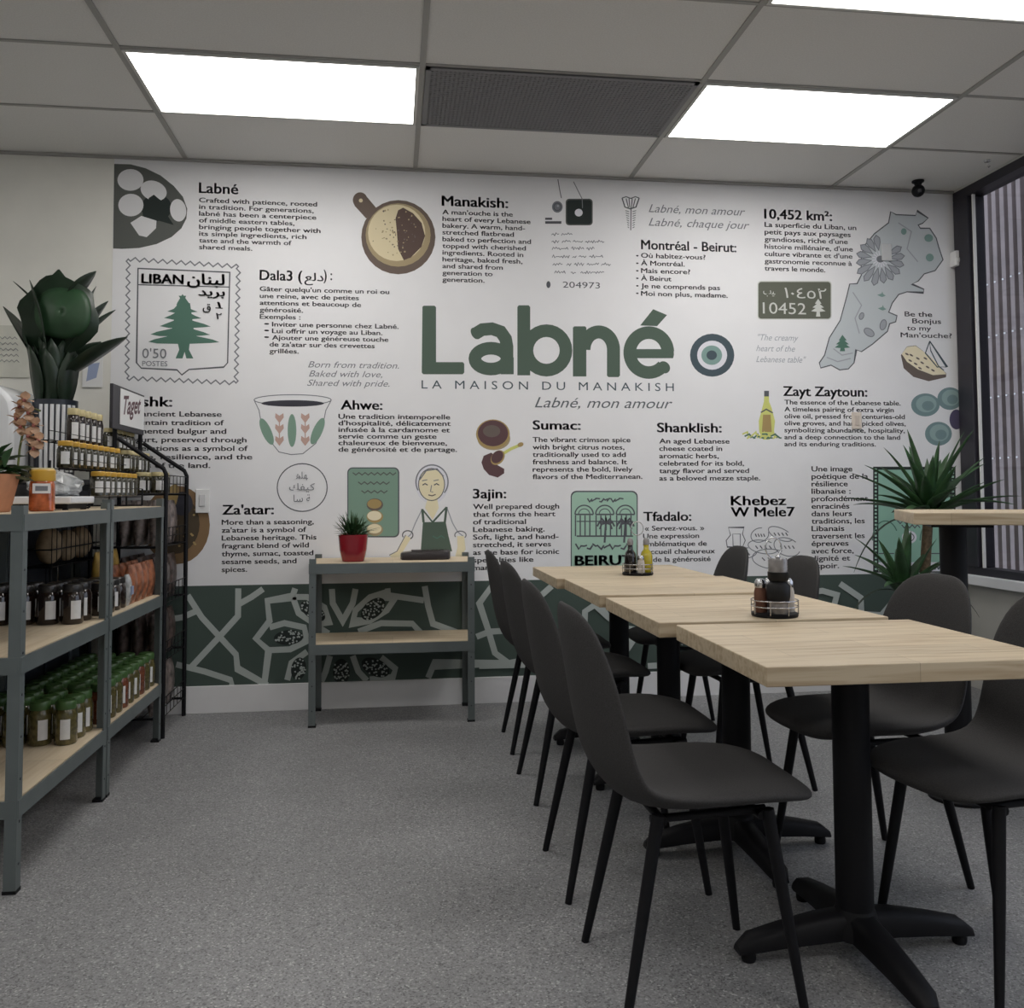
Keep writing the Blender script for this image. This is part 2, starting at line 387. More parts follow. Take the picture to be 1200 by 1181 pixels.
class D:                                   # flat printed artwork; points are picked on the wall plane
    def __init__(s, o=(0, 0), k=1.0): s.o = o; s.k = k; s.mb = MB(); s.mats = []; s.n = 0
    def p(s, q): return W(s.o[0]+q[0]/s.k, s.o[1]+q[1]/s.k)
    def mi(s, m):
        if m not in s.mats: s.mats.append(m)
        return s.mats.index(m)
    def _poly(s, pts, m, y):
        w = [s.p(q) for q in pts]
        a = sum(w[i][0]*w[(i+1) % len(w)][1]-w[(i+1) % len(w)][0]*w[i][1] for i in range(len(w)))
        if a < 0: w = w[::-1]
        s.mb.add([(x, y, min(z, ZC-.015)) for x, z in w], [tuple(range(len(w)))], s.mi(m))
    def y(s): s.n += 1; return -.0024 - .00002*s.n
    def poly(s, pts, m): s._poly(pts, m, s.y()); return s
    def ell(s, cx, cy, rx, ry, m, ang=0, a0=0, a1=360, n=28):
        ca, sa = math.cos(math.radians(ang)), math.sin(math.radians(ang)); pts = []
        for i in range(n+(a1-a0 < 360)):
            a = math.radians(a0+(a1-a0)*i/n); x, y = rx*math.cos(a), ry*math.sin(a)
            pts.append((cx+x*ca-y*sa, cy+x*sa+y*ca))
        return s.poly(pts, m)
    def arc(s, cx, cy, rx, ry, m, wd, a0=0, a1=360, ang=0, n=28):
        ca, sa = math.cos(math.radians(ang)), math.sin(math.radians(ang)); pts = []
        for i in range(n+1):
            a = math.radians(a0+(a1-a0)*i/n); x, y = rx*math.cos(a), ry*math.sin(a)
            pts.append((cx+x*ca-y*sa, cy+x*sa+y*ca))
        if abs(a1-a0) == 360: return s.line(pts[:-1], m, wd, True)
        return s.line(pts, m, wd)
    def line(s, pts, m, wd, closed=False):
        y = s.y(); pts = list(pts)
        if closed: pts.append(pts[0])
        L = []; R = []
        for i, q in enumerate(pts):
            a = pts[i-1] if i else (pts[-2] if closed else q); b = pts[i+1] if i < len(pts)-1 else (pts[1] if closed else q)
            dx, dy = b[0]-a[0], b[1]-a[1]; l = math.hypot(dx, dy) or 1
            nx, ny = -dy/l*wd/2, dx/l*wd/2
            # mitre
            if a != q and b != q:
                d1 = (q[0]-a[0], q[1]-a[1]); l1 = math.hypot(*d1) or 1
                c = abs((-d1[1]/l1)*(-dy/l) + (d1[0]/l1)*(dx/l)); c = max(c, .45); nx /= c; ny /= c
            L.append((q[0]+nx, q[1]+ny)); R.append((q[0]-nx, q[1]-ny))
        for i in range(len(pts)-1): s._poly([L[i], L[i+1], R[i+1], R[i]], m, y)
        return s
    def box(s, x0, y0, x1, y1, m, r=0):
        if not r: return s.poly([(x0, y0), (x1, y0), (x1, y1), (x0, y1)], m)
        return s.poly(s.rr(x0, y0, x1, y1, r), m)
    def rr(s, x0, y0, x1, y1, r):
        pts = []
        for cx, cy, a in ((x1-r, y0+r, -90), (x1-r, y1-r, 0), (x0+r, y1-r, 90), (x0+r, y0+r, 180)):
            for k in range(5):
                t = math.radians(a+22.5*k); pts.append((cx+r*math.cos(t), cy+r*math.sin(t)))
        return pts
    def build(s, name, parent=None): return s.mb.build(name, s.mats, parent or MURAL)

# lettering: every line is set to its measured left end, right end, baseline and cap height
TEXTS = []
def text(part, lines, x0, y0, y1, cap, m='text', bold=.018, shear=0, space=1.0):
    n = len(lines)
    for i, ln in enumerate(lines):
        s, xr = ln[0], ln[1]; xl = ln[2] if len(ln) > 2 else x0
        by = y0 if n == 1 else y0+(y1-y0)*i/(n-1)
        TEXTS.append((part, s, xl, xr, by, cap, m, bold, shear, space))
H = 11.6
text('heading_lettering', [('Labné', 279)], 233.5, 226, 0, 12, 'head')
text('recipe_paragraph', [('Crafted with patience, rooted', 371.5), ('in tradition. For generations,', 367.5), ('labné has been a centerpiece', 370.5), ('of middle eastern tables,', 345), ('bringing people together with', 375.5), ('its simple ingredients, rich', 359), ('taste and the warmth of', 341.5), ('shared meals.', 295.5)], 233.5, 237, 292, 5.3)
text('heading_lettering', [('Dala3 (', 354)], 304.6, 328, 0, H, 'head')
text('heading_lettering', [('\uFEEA\uFEDF\uFEA9'.replace('\uFEEA', '\uFECA'), 379)], 357, 329, 0, 9, 'head', .012)
text('heading_lettering', [(') :', 389)], 379.5, 328, 0, H, 'head')
text('phrase_paragraph', [('Gâter quelqu\'un comme un roi ou', 456), ('une reine, avec de petites', 420.5), ('attentions et beaucoup de', 423), ('générosité.', 355), ('Exemples :', 352)], 304.6, 341, 373.5, 5.3)
text('phrase_paragraph', [('•', 315, 310), ('•', 315, 310), ('•', 315, 310)], 310, 382, 397.5, 5)
text('phrase_paragraph', [('Inviter une personne chez Labné.', 467, 319), ('Lui offrir un voyage au Liban.', 448, 319), ('Ajouter une généreuse touche', 455, 319), ('de za\'atar sur des crevettes', 439, 316), ('grillées.', 350, 316)], 319, 382.5, 413.8, 5.3)
text('script_lettering', [('Born from tradition.', 467.5, 361), ('Baked with love,', 448, 362), ('Shared with pride.', 456.5, 360)], 361, 430.5, 452, 7.2, 'soft', .004, .32)
text('heading_lettering', [('Manakish:', 595)], 518, 241, 0, H, 'head', .022)
text('recipe_paragraph', [('A man\'ouche is the', 600.7), ('heart of every Lebanese', 621.5), ('bakery. A warm, hand-', 615), ('stretched flatbread', 602), ('baked to perfection and', 622), ('topped with cherished', 616), ('ingredients. Rooted in', 613), ('heritage, baked fresh,', 612), ('and shared from', 589), ('generation to', 577), ('generation.', 567.6)], 518.6, 251, 330, 5.3)
text('tagline_lettering', [('LA MAISON DU MANAKISH', 789.5)], 494, 455.2, 0, 9.6, 'navy', .006, 0, 1.55)
text('script_lettering', [('Labné, mon amour', 788)], 626.5, 477.3, 0, 12, 'head', .004, .35)
text('serial_lettering', [('204973', 703)], 659.5, 337, 0, 7, 'text', 0)
text('script_lettering', [('Labné, mon amour', 873, 760), ('Labné, chaque jour', 878, 760)], 760, 248.6, 264.5, 9.2, 'soft', .004, .35)
text('heading_lettering', [('Montréal - Beirut:', 862.5)], 751.5, 292, 0, 10.8, 'head')
text('phrase_paragraph', [(c, 748, 745.5) for c in '••••••'], 745.5, 302, 346, 4.5)
text('phrase_paragraph', [('Où habitez-vous?', 826.5), ('À Montréal.', 802), ('Mais encore?', 808.5), ('À Beirut', 786.5), ('Je ne comprends pas', 843.5), ('Moi non plus, madame.', 852.5)], 751.2, 302, 346.5, 5.5)
text('heading_lettering', [('10,452 km²:', 974.5)], 895.8, 256, 0, 11, 'head', .022)
text('recipe_paragraph', [('La superficie du Liban, un', 1003), ('petit pays aux paysages', 996.5), ('grandioses, riche d\'une', 993), ('histoire millénaire, d\'une', 999), ('culture vibrante et d\'une', 998.5), ('gastronomie reconnue à', 998), ('travers le monde.', 966.7)], 896, 265.8, 317, 5.5)
text('script_lettering', [('"The creamy', 935.5, 888), ('heart of the', 931.5, 886), ('Lebanese table"', 944.5, 886)], 886, 398.6, 424.2, 7, 'pale', 0, .35)
text('slogan_lettering', [('Be the', 1092, 1060), ('Bonjus', 1102.5, 1069), ('to my', 1090.7, 1062.8), ('Man\'ouche?', 1115, 1055.3)], 1060, 370.6, 395.2, 5.6, 'text', .012)
text('heading_lettering', [('Zayt Zaytoun:', 1015.8)], 918, 463.7, 0, 11, 'head', .022)
text('recipe_paragraph', [('The essence of the Lebanese table.', 1055), ('A timeless pairing of extra virgin', 1047), ('olive oil, pressed from centuries-old', 1060), ('olive groves, and hand-picked olives,', 1061), ('symbolizing abundance, hospitality,', 1060), ('and a deep connection to the land', 1054.5), ('and its enduring traditions.', 1026)], 919.2, 473.8, 522.8, 5.3)
text('poem_paragraph', [('Une image', 998.5), ('poétique de la', 1017), ('résilience', 993), ('libanaise :', 996.5), ('profondément', 1017), ('enracinés', 995), ('dans leurs', 998), ('traditions, les', 1013), ('Libanais', 989), ('traversent les', 1013), ('épreuves', 994), ('avec force,', 1000), ('dignité et', 996), ('espoir.', 983)], 951, 552.3, 666, 6)
text('heading_lettering', [('Sumac:', 680)], 624.6, 503.2, 0, 10.5, 'head', .022)
text('recipe_paragraph', [('The vibrant crimson spice', 738.5), ('with bright citrus notes,', 731.5), ('traditionally used to add', 733), ('freshness and balance. It', 734.5), ('represents the bold, lively', 741), ('flavors of the Mediterranean.', 752.5)], 624.3, 517.8, 561.3, 5.6)
text('heading_lettering', [('Shanklish:', 845.2)], 770.2, 506.3, 0, 10.8, 'head', .022)
text('recipe_paragraph', [('An aged Lebanese', 854.6), ('cheese coated in', 846), ('aromatic herbs,', 842), ('celebrated for its bold,', 871.6), ('tangy flavor and served', 877.5), ('as a beloved mezze staple.', 890.5)], 772.6, 519.5, 563, 5.6)
text('heading_lettering', [('Tfadalo:', 809.7)], 754.3, 610.4, 0, 10.5, 'head', .022)
text('recipe_paragraph', [('« Servez-vous. »', 825, 755.6), ('Une expression', 819), ('emblématique de', 828), ('l\'accueil chaleureux', 837.6), ('et de la générosité', 832.5), ('libanaise.', 792.5)], 753.6, 621.8, 667.6, 5.6)
text('heading_lettering', [('Khebez', 920.8), ('W Mele7', 931)], 856.8, 592, 605.3, 10.8, 'head', .022)
text('heading_lettering', [('Kishk:', 201.5)], 147, 476, 0, 11.5, 'head', .022)
text('recipe_paragraph', [('An ancient Lebanese', 259.6), ('mountain tradition of', 262.3), ('fermented bulgur and', 265), ('yogurt, preserved through', 288.8), ('generations as a symbol of', 290.3), ('home, resilience, and the', 295.5), ('roots of the land.', 246.3)], 146, 487.6, 548.3, 6)
text('heading_lettering', [('Za\'atar:', 320.6)], 261, 602.8, 0, 11, 'head', .022)
text('recipe_paragraph', [('More than a seasoning,', 367.6), ('za\'atar is a symbol of', 358.8), ('Lebanese heritage. This', 370.7), ('fragrant blend of wild', 361.8), ('thyme, sumac, toasted', 367), ('sesame seeds, and', 347.3), ('spices.', 289.5)], 260, 614.8, 670.2, 5.8)
text('heading_lettering', [('Ahwe:', 447.8)], 399.8, 479.7, 0, 10.8, 'head', .022)
text('recipe_paragraph', [('Une tradition intemporelle', 527.3), ('d\'hospitalité, délicatement', 528), ('infusée à la cardamome et', 527), ('servie comme un geste', 511.3), ('chaleureux de bienvenue,', 523.7), ('de générosité et de partage.', 535.3)], 396.8, 490.6, 529.2, 5.6)
text('heading_lettering', [('3ajin:', 592.8)], 554.5, 583.8, 0, 10.8, 'head', .022)
text('recipe_paragraph', [('Well prepared dough', 655), ('that forms the heart', 650.6), ('of traditional', 616.2), ('Lebanese baking.', 638), ('Soft, light, and hand-', 654.3), ('stretched, it serves', 645.5), ('as the base for iconic', 655), ('specialties like', 624.8), ('manakish.', 600)], 554.5, 596.5, 668, 5.8)
# words inside the drawings
text('stamp_lettering', [('LIBAN', 215)], 166.5, 331.8, 0, 10.8, 'text', .025)
text('stamp_lettering', [('\uFEE5\uFE8E\uFEE8\uFE92\uFEDF', 263)], 220, 333, 0, 12, 'text', .02)
text('stamp_lettering', [('\uFEAA\uFEF3\uFEAE\uFE91', 263.5)], 233, 346.5, 0, 9, 'line', .015)
text('stamp_lettering', [('\uFED5', 247)], 238, 364, 0, 8.5, 'line', .01)
text('stamp_lettering', [('\u0661', 259, 254.5), ('\u0662', 260, 253.5)], 254, 361, 374, 7, 'line', .01)
text('stamp_lettering', [('0\'50', 195.3)], 167, 419.5, 0, 11, 'soft', 0)
text('stamp_lettering', [('POSTES', 196.5)], 167, 429, 0, 6, 'soft', 0)
text('plate_lettering', [('\u0661\u0660\u0664\u0665\u0662', 968)], 919, 349.2, 0, 12, 'silver', .004)
text('plate_lettering', [('10452', 944)], 893.5, 367.5, 0, 13, 'silver', 0)
text('plate_lettering', [('\uFE8F\uFEF4\uFE91'[:2], 908)], 894, 345, 0, 8, 'silver', 0)
text('round_lettering', [('\u0627\uFEEC\uFEE0\uFEEB'[::-1][:3], 361, 347), ('\uFEDA\uFED4\uFEF4\uFEDB', 369, 339), ('\uFE8E\uFEB3 \uFE94', 365, 344)], 340, 561, 588, 8, 'soft', .004)
text('poster_lettering', [('BEIRUT', 741)], 674, 662.3, 0, 11.2, 'text', .026)

probe = []
for (part, s, xl, xr, by, cap, m, bold, shear, space) in TEXTS + [(None, 'H', 0, 0, 0, 0, None, 0, 0, 1)]:
    c = bpy.data.curves.new('lettering', 'FONT'); c.body = s; c.size = 1; c.offset = 0; c.shear = shear; c.space_character = space; c.resolution_u = 3
    o = bpy.data.objects.new('lettering', c); COL.objects.link(o); probe.append(o)
bpy.context.view_layer.update()
dg = bpy.context.evaluated_depsgraph_get()
meshes = [bpy.data.meshes.new_from_object(o.evaluated_get(dg)) for o in probe]
HCAP = max(v.co.y for v in meshes[-1].vertices)
blocks = {}; order = []
lastkey = None
for T, me in zip(TEXTS, meshes):
    part, s, xl, xr, by, cap, m, bold, shear, space = T
    if not me.vertices: continue
    X0, Z0 = W(xl, by); X1, _ = W(xr, by); _, ZT = W(xl, by-cap)
    a = min(v.co.x for v in me.vertices); b2 = max(v.co.x for v in me.vertices)
    kx = (X1-X0)/max(b2-a, 1e-4); kz = (ZT-Z0)/HCAP
    # consecutive lines of one block go into one mesh
    key = (part, m, round(xl/14), round(by/75)) if part != lastkey else (part, m, 0, 0)
    if not order or order[-1][0] != part or abs(order[-1][1]-by) > 14 or (xl-order[-1][3] > 60):
        blk = MB(); blocks[len(order)] = (part, m, blk); order.append([part, by, len(order), xl])
    else:
        blk = blocks[order[-1][2]][2]; order[-1][1] = by
    shifts = [(0, 0)] if bold < .008 else [(-1.1*bold, -.4*bold), (1.1*bold, .4*bold), (-1.1*bold, .6*bold), (1.1*bold, -.6*bold)]
    yy = -.0024 if part.split('_')[0] not in ('plate', 'stamp', 'poster', 'round') else -.0062
    for sx, sz in shifts: blk.add([(X0+(v.co.x-a+sx)*kx, yy, Z0+(v.co.y+sz)*kz) for v in me.vertices], [tuple(p.vertices) for p in me.polygons])
for o, me in zip(probe, meshes):
    c = o.data; bpy.data.objects.remove(o); bpy.data.curves.remove(c); bpy.data.meshes.remove(me)
for part, m, blk in blocks.values(): blk.build(part, INK[m], MURAL)

I = INK
k4 = 3.937
# wordmark
d = D((400, 180), k4); g_ = I['green']
d.poly([(374, 707), (380, 702), (430, 702), (437, 709), (437, 962), (560, 962), (567, 969), (567, 1010), (560, 1018), (378, 1018), (371, 1010)], g_)
# a
d.line([(617, 832), (650, 812), (695, 808), (735, 822), (758, 855), (764, 890), (764, 1016)], g_, 58)
d.ell(617, 830, 17, 29, g_, -30)
d.arc(690, 946, 74, 48, g_, 58)
d.poly([(735, 940), (795, 940), (795, 1018), (735, 1018)], g_)
# b
d.poly([(812, 708), (818, 700), (864, 700), (871, 708), (871, 1023), (812, 1023)], g_)
d.arc(946, 908, 90, 91, g_, 58)
# n
d.poly([(1068, 803), (1074, 797), (1124, 797), (1130, 803), (1130, 1028), (1068, 1028)], g_)
d.arc(1187, 905, 68, 82, g_, 60, 180, 360)
d.poly([(1225, 900), (1285, 900), (1285, 1024), (1278, 1031), (1232, 1031), (1225, 1024)], g_)
# e acute
ex, ey = 1181+237, 918
d.arc(ex, ey, 88, 92, g_, 58, -2, -318, n=40)
d.ell(ex+70, ey+68, 26, 30, g_, -45)
d.poly([(ex-95, ey-16), (ex+114, ey-16), (ex+116, ey+10), (ex+112, ey+26), (ex-95, ey+26)], g_)
d.poly([(ex+20, 718), (ex+84, 745), (ex+38, 796), (ex-40, 793)], g_)
d.build('wordmark_lettering')
# ring emblem
d = D((700, 180), k4)
d.ell(529, 930, 102, 99, I['navy']); d.ell(529, 930, 69, 67, I['white']); d.ell(527, 930, 48, 45, I['mid']); d.ell(527, 930, 24, 22, I['navy']); d.build('ring_emblem')
# plate of cheese balls
d = D((120, 180), k4)
pts = [(55, 48), (130, 50), (200, 68), (270, 102), (330, 150), (372, 200), (392, 255), (388, 300), (365, 345), (320, 385), (250, 418), (170, 436), (90, 440), (50, 438)]
d.poly(pts, I['plate'])
d.ell(250, 250, 70, 62, I['leaf']); d.poly([(235, 190), (270, 240), (330, 330), (260, 310), (190, 300), (180, 240)], I['leaf'])
for cx, cy, rx, ry, a in ((130, 122, 60, 50, 0), (237, 172, 62, 45, 20), (132, 238, 58, 52, 0), (350, 262, 37, 52, -8)): d.ell(cx, cy, rx, ry, I['ball'], a)
d.poly([(130, 320), (180, 288), (250, 310), (248, 345), (205, 386), (170, 378)], I['ball'])
d.poly([(215, 205), (238, 190), (262, 210), (285, 225), (270, 262), (225, 268), (205, 240)], I['leaf'])
d.build('plate_drawing')
# cedar stamp
d = D((120, 180), k4)
def wavy(p, q, n, amp):
    out = []
    for i in range(n*4):
        t = i/(n*4); nx, ny = -(q[1]-p[1]), q[0]-p[0]; l = math.hypot(nx, ny); a = amp*math.sin(2*PI*i/4)
        out.append((p[0]+(q[0]-p[0])*t+nx/l*a, p[1]+(q[1]-p[1])*t+ny/l*a))
    return out
cs = [(120, 487), (628, 521), (617, 1058), (114, 1036)]
d.line(wavy(cs[0], cs[1], 12, 9)+wavy(cs[1], cs[2], 14, 9)+wavy(cs[2], cs[3], 12, 9)+wavy(cs[3], cs[0], 14, 9), I['soft'], 6, True)
d.line([(165, 530), (588, 548), (578, 965), (560, 985), (400, 996), (367, 1021), (345, 998), (180, 990), (158, 965)], I['line'], 6, True)
d.line([(165, 605), (586, 616)], I['line'], 5)
d.line([(522, 712), (556, 714)], I['line'], 5)
tr = I['tree']
for (y, l, r, h) in ((690, 340, 405, 34), (722, 300, 440, 30), (752, 285, 458, 26), (790, 265, 500, 28), (828, 222, 498, 28), (862, 212, 540, 30)):
    cx = 372
    d.poly([(l, y+6), (l+30, y-6), (cx-20, y-h), (cx+15, y-h), (r-30, y-4), (r, y+8), (r-40, y+12), (cx+20, y+16), (cx-20, y+16), (l+40, y+14)], tr)
d.poly([(370, 648), (345, 690), (400, 690)], tr)
d.poly([(345, 690), (405, 690), (430, 870), (310, 870)], tr)
d.poly([(345, 860), (405, 860), (400, 905), (420, 945), (388, 945), (380, 915), (370, 945), (338, 945), (355, 905)], tr)
d.build('stamp_drawing')
# flatbread on a round board
d = D((400, 180), k4)
d.ell(87, 215, 34, 36, I['wood']); d.poly([(60, 240), (110, 190), (160, 250), (115, 300)], I['wood']); d.ell(263, 386, 171, 171, I['wood']); d.ell(262, 376, 150, 146, I['crust'])
d.ell(255, 366, 132, 130, I['bread']); d.ell(90, 217, 9, 9, I['bread'])
d.poly([(262, 262), (285, 250), (330, 275), (370, 320), (386, 380), (370, 430), (320, 480), (288, 492), (262, 440), (256, 360), (250, 300)], I['zaatar'])
random.seed(3)
for _ in range(70):
    a = random.uniform(0, 2*PI); r = random.uniform(0, 118); d.ell(240+r*math.cos(a), 366+r*math.sin(a), random.uniform(2, 5), random.uniform(2, 5), I['crust' if random.random() < .6 else 'rim'], n=6)
d.build('flatbread_drawing')
# telephone note
d = D((630, 190), 7.385)
d.line([(175, 150), (190, 240), (205, 312)], I['line'], 7); d.ell(170, 388, 46, 50, I['soft']); d.arc(170, 388, 30, 32, I['line'], 8); d.ell(175, 380, 10, 10, I['pale'])
d.box(65, 482, 125, 500, I['text']); d.box(65, 512, 205, 534, I['text'])
d.box(242, 318, 476, 548, I['plate'], 30); d.box(252, 328, 466, 538, I['leaf'], 26); d.ell(355, 438, 34, 33, I['white'])
d.line([(310, 170), (350, 250), (385, 320), (388, 400)], I['soft'], 7)
d.ell(93, 1060, 18, 30, I['line'])
d.build('telephone_drawing')
d = D((630, 190), 7.385)
for y, segs in ((632, ((120, 185), (205, 300))), (695, ((120, 185), (210, 285), (305, 390), (410, 575))), (755, ((125, 265), (290, 400), (420, 490))), (825, ((125, 275), (300, 335), (355, 420), (445, 565))), (893, ((130, 215), (250, 290), (315, 400), (425, 530), (550, 630))), (962, ((145, 240), (285, 330), (370, 575)))):
    for a, b in segs:
        n = int((b-a)/11); pts = [(a+(b-a)*i/n, y-8+(random.uniform(-15, 2) if i % 2 else random.uniform(0, 14))) for i in range(n+1)]
        d.line(pts, I['soft'], 6)
d.build('handwriting')
# wheat emblem
d = D((630, 190), 7.385)
d.line([(730, 312), (755, 390), (800, 405), (850, 390), (878, 312)], I['text'], 10); d.line([(730, 312), (765, 300), (805, 315), (845, 300), (878, 312)], I['text'], 8)
for x in (765, 790, 818, 845): d.line([(x, 315), (805+(x-805)*.5, 395)], I['text'], 8)
d.line([(808, 395), (805, 590)], I['text'], 8)
for k in range(8): d.line([(758+k*3, 420+k*20), (790, 430+k*20)], I['soft'], 7); d.line([(852-k*2, 420+k*20), (820, 430+k*20)], I['soft'], 7)
d.build('tulip_drawing')
# number plate
d = D((700, 180), k4)
d.box(738, 587, 1080, 766, I['silver'], 16); d.box(742, 592, 1076, 762, I['plateg'], 14)
for (y, l, r) in ((692, 1003, 1033), (710, 992, 1045), (727, 985, 1052)): d.poly([(l, y), (1018, y-22), (r, y), (1018, y+4)], I['silver'])
d.poly([(1012, 722), (1024, 722), (1028, 752), (1008, 752)], I['silver']); d.build('number_plate_drawing')
# map
d = D((900, 180), k4)
out = [(565, 268), (590, 282), (680, 286), (686, 264), (738, 298), (712, 322), (692, 330), (702, 345), (745, 345), (775, 390), (786, 430), (806, 490), (770, 540), (720, 555), (692, 588), (662, 602), (718, 626), (716, 642), (640, 638), (602, 650), (572, 690), (556, 732), (594, 748), (588, 776), (560, 785), (550, 820), (480, 880), (430, 914), (406, 905), (396, 965), (370, 993), (330, 998), (290, 976), (242, 989), (236, 965), (260, 930), (282, 850), (332, 770), (362, 660), (376, 602), (410, 600), (430, 560), (428, 490), (440, 430), (490, 370), (555, 320)]
d.poly(out, I['map']); d.line(out, I['line'], 5, True)
for k in range(14):
    a = math.radians(100+k*22.3); r0, r1 = 42, (112 if k not in (5, 6, 7) else 125)
    cx, cy = 517, 487; ca, sa = math.cos(a), math.sin(a)
    def pt(r, t): return (cx+r*ca-t*sa, cy-(r*sa+t*ca))
    d.poly([pt(r0, 0), pt(r0+35, 12), pt(r1-15, 13), pt(r1, 0), pt(r1-15, -13), pt(r0+35, -12)], I['pale']); d.line([pt(r0, 0), pt(r0+35, 13), pt(r1-15, 14), pt(r1, 0), pt(r1-15, -14), pt(r0+35, -13)], I['soft'], 4, True)
    d.line([pt(8, 0), pt(38, 0)], I['white'], 5)
d.ell(517, 487, 18, 16, I['soft'])
for cx, cy, rx, ry in ((625, 360, 13, 15), (740, 390, 20, 18), (745, 480, 18, 18)): d.ell(cx, cy, rx, ry, I['mid'])
for cx, cy in ((522, 652), (525, 714)): d.poly([(cx-20, cy), (cx, cy-6), (cx+4, cy-16), (cx+8, cy-4), (cx+20, cy+4), (cx+4, cy+10), (cx-4, cy+8)], I['mid'])
for cx, cy, rx, ry, a in ((430, 750, 10, 16, 20), (530, 790, 14, 24, 15), (465, 825, 26, 16, 35)): d.ell(cx, cy, rx, ry, I['pale'], a); d.arc(cx, cy, rx, ry, I['soft'], 4, ang=a)
for (y, l, r) in ((862, 325, 362), (880, 312, 372), (895, 306, 378)): d.poly([(l, y), (342, y-26), (r, y), (342, y+3)], I['tree'])
d.poly([(335, 890), (350, 890), (354, 912), (330, 912)], I['tree'])
for p in (((390, 640), (430, 700), (400, 760), (420, 830)), ((600, 320), (660, 360), (640, 440), (690, 500)), ((300, 900), (340, 930), (390, 920)), ((270, 940), (320, 960), (380, 945))): d.line(p, I['pale'], 5)
d.build('map_drawing')
# filled flatbread
d = D((900, 180), k4)
d.poly([(612, 930), (640, 890), (680, 885), (740, 930), (790, 980), (822, 1015), (820, 1032), (740, 1050), (670, 1030), (625, 990)], I['rim'])
d.poly([(616, 925), (640, 892), (680, 887), (740, 930), (790, 978), (822, 1018), (760, 1022), (690, 995), (640, 960)], I['cream'])
for cx, cy in ((660, 930), (690, 945), (655, 955), (710, 965), (735, 985), (680, 970), (700, 990), (640, 925), (760, 1000), (725, 945)): d.ell(cx, cy, 10, 4, I['rim'], 30, n=8)
d.line([(745, 865), (725, 920), (780, 985), (825, 985), (745, 865), (750, 910), (785, 980), (810, 1000)], I['navy'], 5)
d.build('sandwich_drawing')
# olives
d = D((900, 430), k4)
for cx, cy, rx, ry, m in ((725, 175, 66, 53, 'olive'), (838, 146, 58, 52, 'olive'), (868, 242, 32, 46, 'purple'), (785, 308, 62, 55, 'olive')):
    d.ell(cx, cy, rx, ry, I[m]); 
    if m == 'olive': d.ell(cx+4, cy-4, rx*.72, ry*.72, I['olive2']); d.ell(cx+12, cy+4, rx*.42, ry*.42, I['olive'])
d.build('olives_drawing')
# oil bottle
d = D((640, 430), k4)
d.poly([(1006, 112), (1026, 112), (1028, 160), (1040, 190), (1055, 250), (1050, 300), (1030, 335), (1000, 335), (982, 300), (980, 250), (996, 190), (1004, 160)], I['oil'])
d.box(1005, 110, 1027, 136, I['line']); d.line([(990, 210), (1015, 195), (1045, 212)], I['line'], 6); d.poly([(1000, 220), (1035, 220), (1040, 300), (995, 300)], I['gold'])
for k in range(16):
    x = 905+k*10; d.line([(x, 310+(k % 3)*10), (x+22, 300+(k % 4)*9), (x+30, 328)], I['tree' if k % 2 else 'oil'], 7)
d.build('oil_bottle_drawing')
# mint arcade poster
d = D((640, 430), k4)
d.poly(d.rr(113, 571, 422, 960, 26), I['line']); d.poly(d.rr(118, 577, 417, 960, 24), I['mint'])
for cx in (175, 270, 365):
    d.arc(cx, 680, 42, 42, I['line'], 6, 180, 360); d.arc(cx, 680, 26, 26, I['line'], 4, 180, 360); d.line([(cx-42, 680), (cx+42, 680)], I['line'], 7)
    for q in (-40, -18, 4, 26): d.line([(cx+q, 684), (cx+q, 780)], I['line'], 6)
d.line([(140, 780), (400, 780)], I['line'], 7); d.line([(140, 712), (400, 712)], I['line'], 5)
for cx in (275, 365):
    d.line([(cx, 720), (cx-6, 810)], I['text'], 9)
    for a in range(0, 360, 45): d.line([(cx, 720), (cx+28*math.cos(math.radians(a)), 712+18*math.sin(math.radians(a))), (cx+40*math.cos(math.radians(a)), 735+18*math.sin(math.radians(a)))], I['text'], 8)
for k in range(9): d.line([(190+k*18, 606+(k % 2)*14), (200+k*18, 622-(k % 3)*8), (212+k*18, 608)], I['text'], 6)
for k in range(10): d.line([(135+k*26, 815+(k % 3)*10), (150+k*26, 840-(k % 2)*14), (162+k*26, 822)], I['text'], 7)
d.build('arcade_poster')
# bread sketch
d = D((640, 430), k4)
d.line([(840, 740), (850, 775), (830, 800), (835, 830), (905, 832), (918, 800), (905, 770), (912, 740)], I['line'], 4, True); d.line([(860, 770), (895, 770), (895, 825), (862, 825)], I['soft'], 3, True)
for cx, cy, rx, ry, a in ((985, 775, 42, 32, -20), (1080, 770, 60, 26, 25), (1000, 830, 70, 30, 10), (1110, 830, 62, 40, 20), (1040, 885, 90, 45, 5), (900, 860, 70, 26, -5)):
    d.arc(cx, cy, rx, ry, I['soft'], 4, 0, 300, a)
    for k in range(4): d.line([(cx-rx*.5+k*rx*.3, cy-6), (cx-rx*.35+k*rx*.3, cy+8)], I['line'], 5)
d.build('bread_drawing')
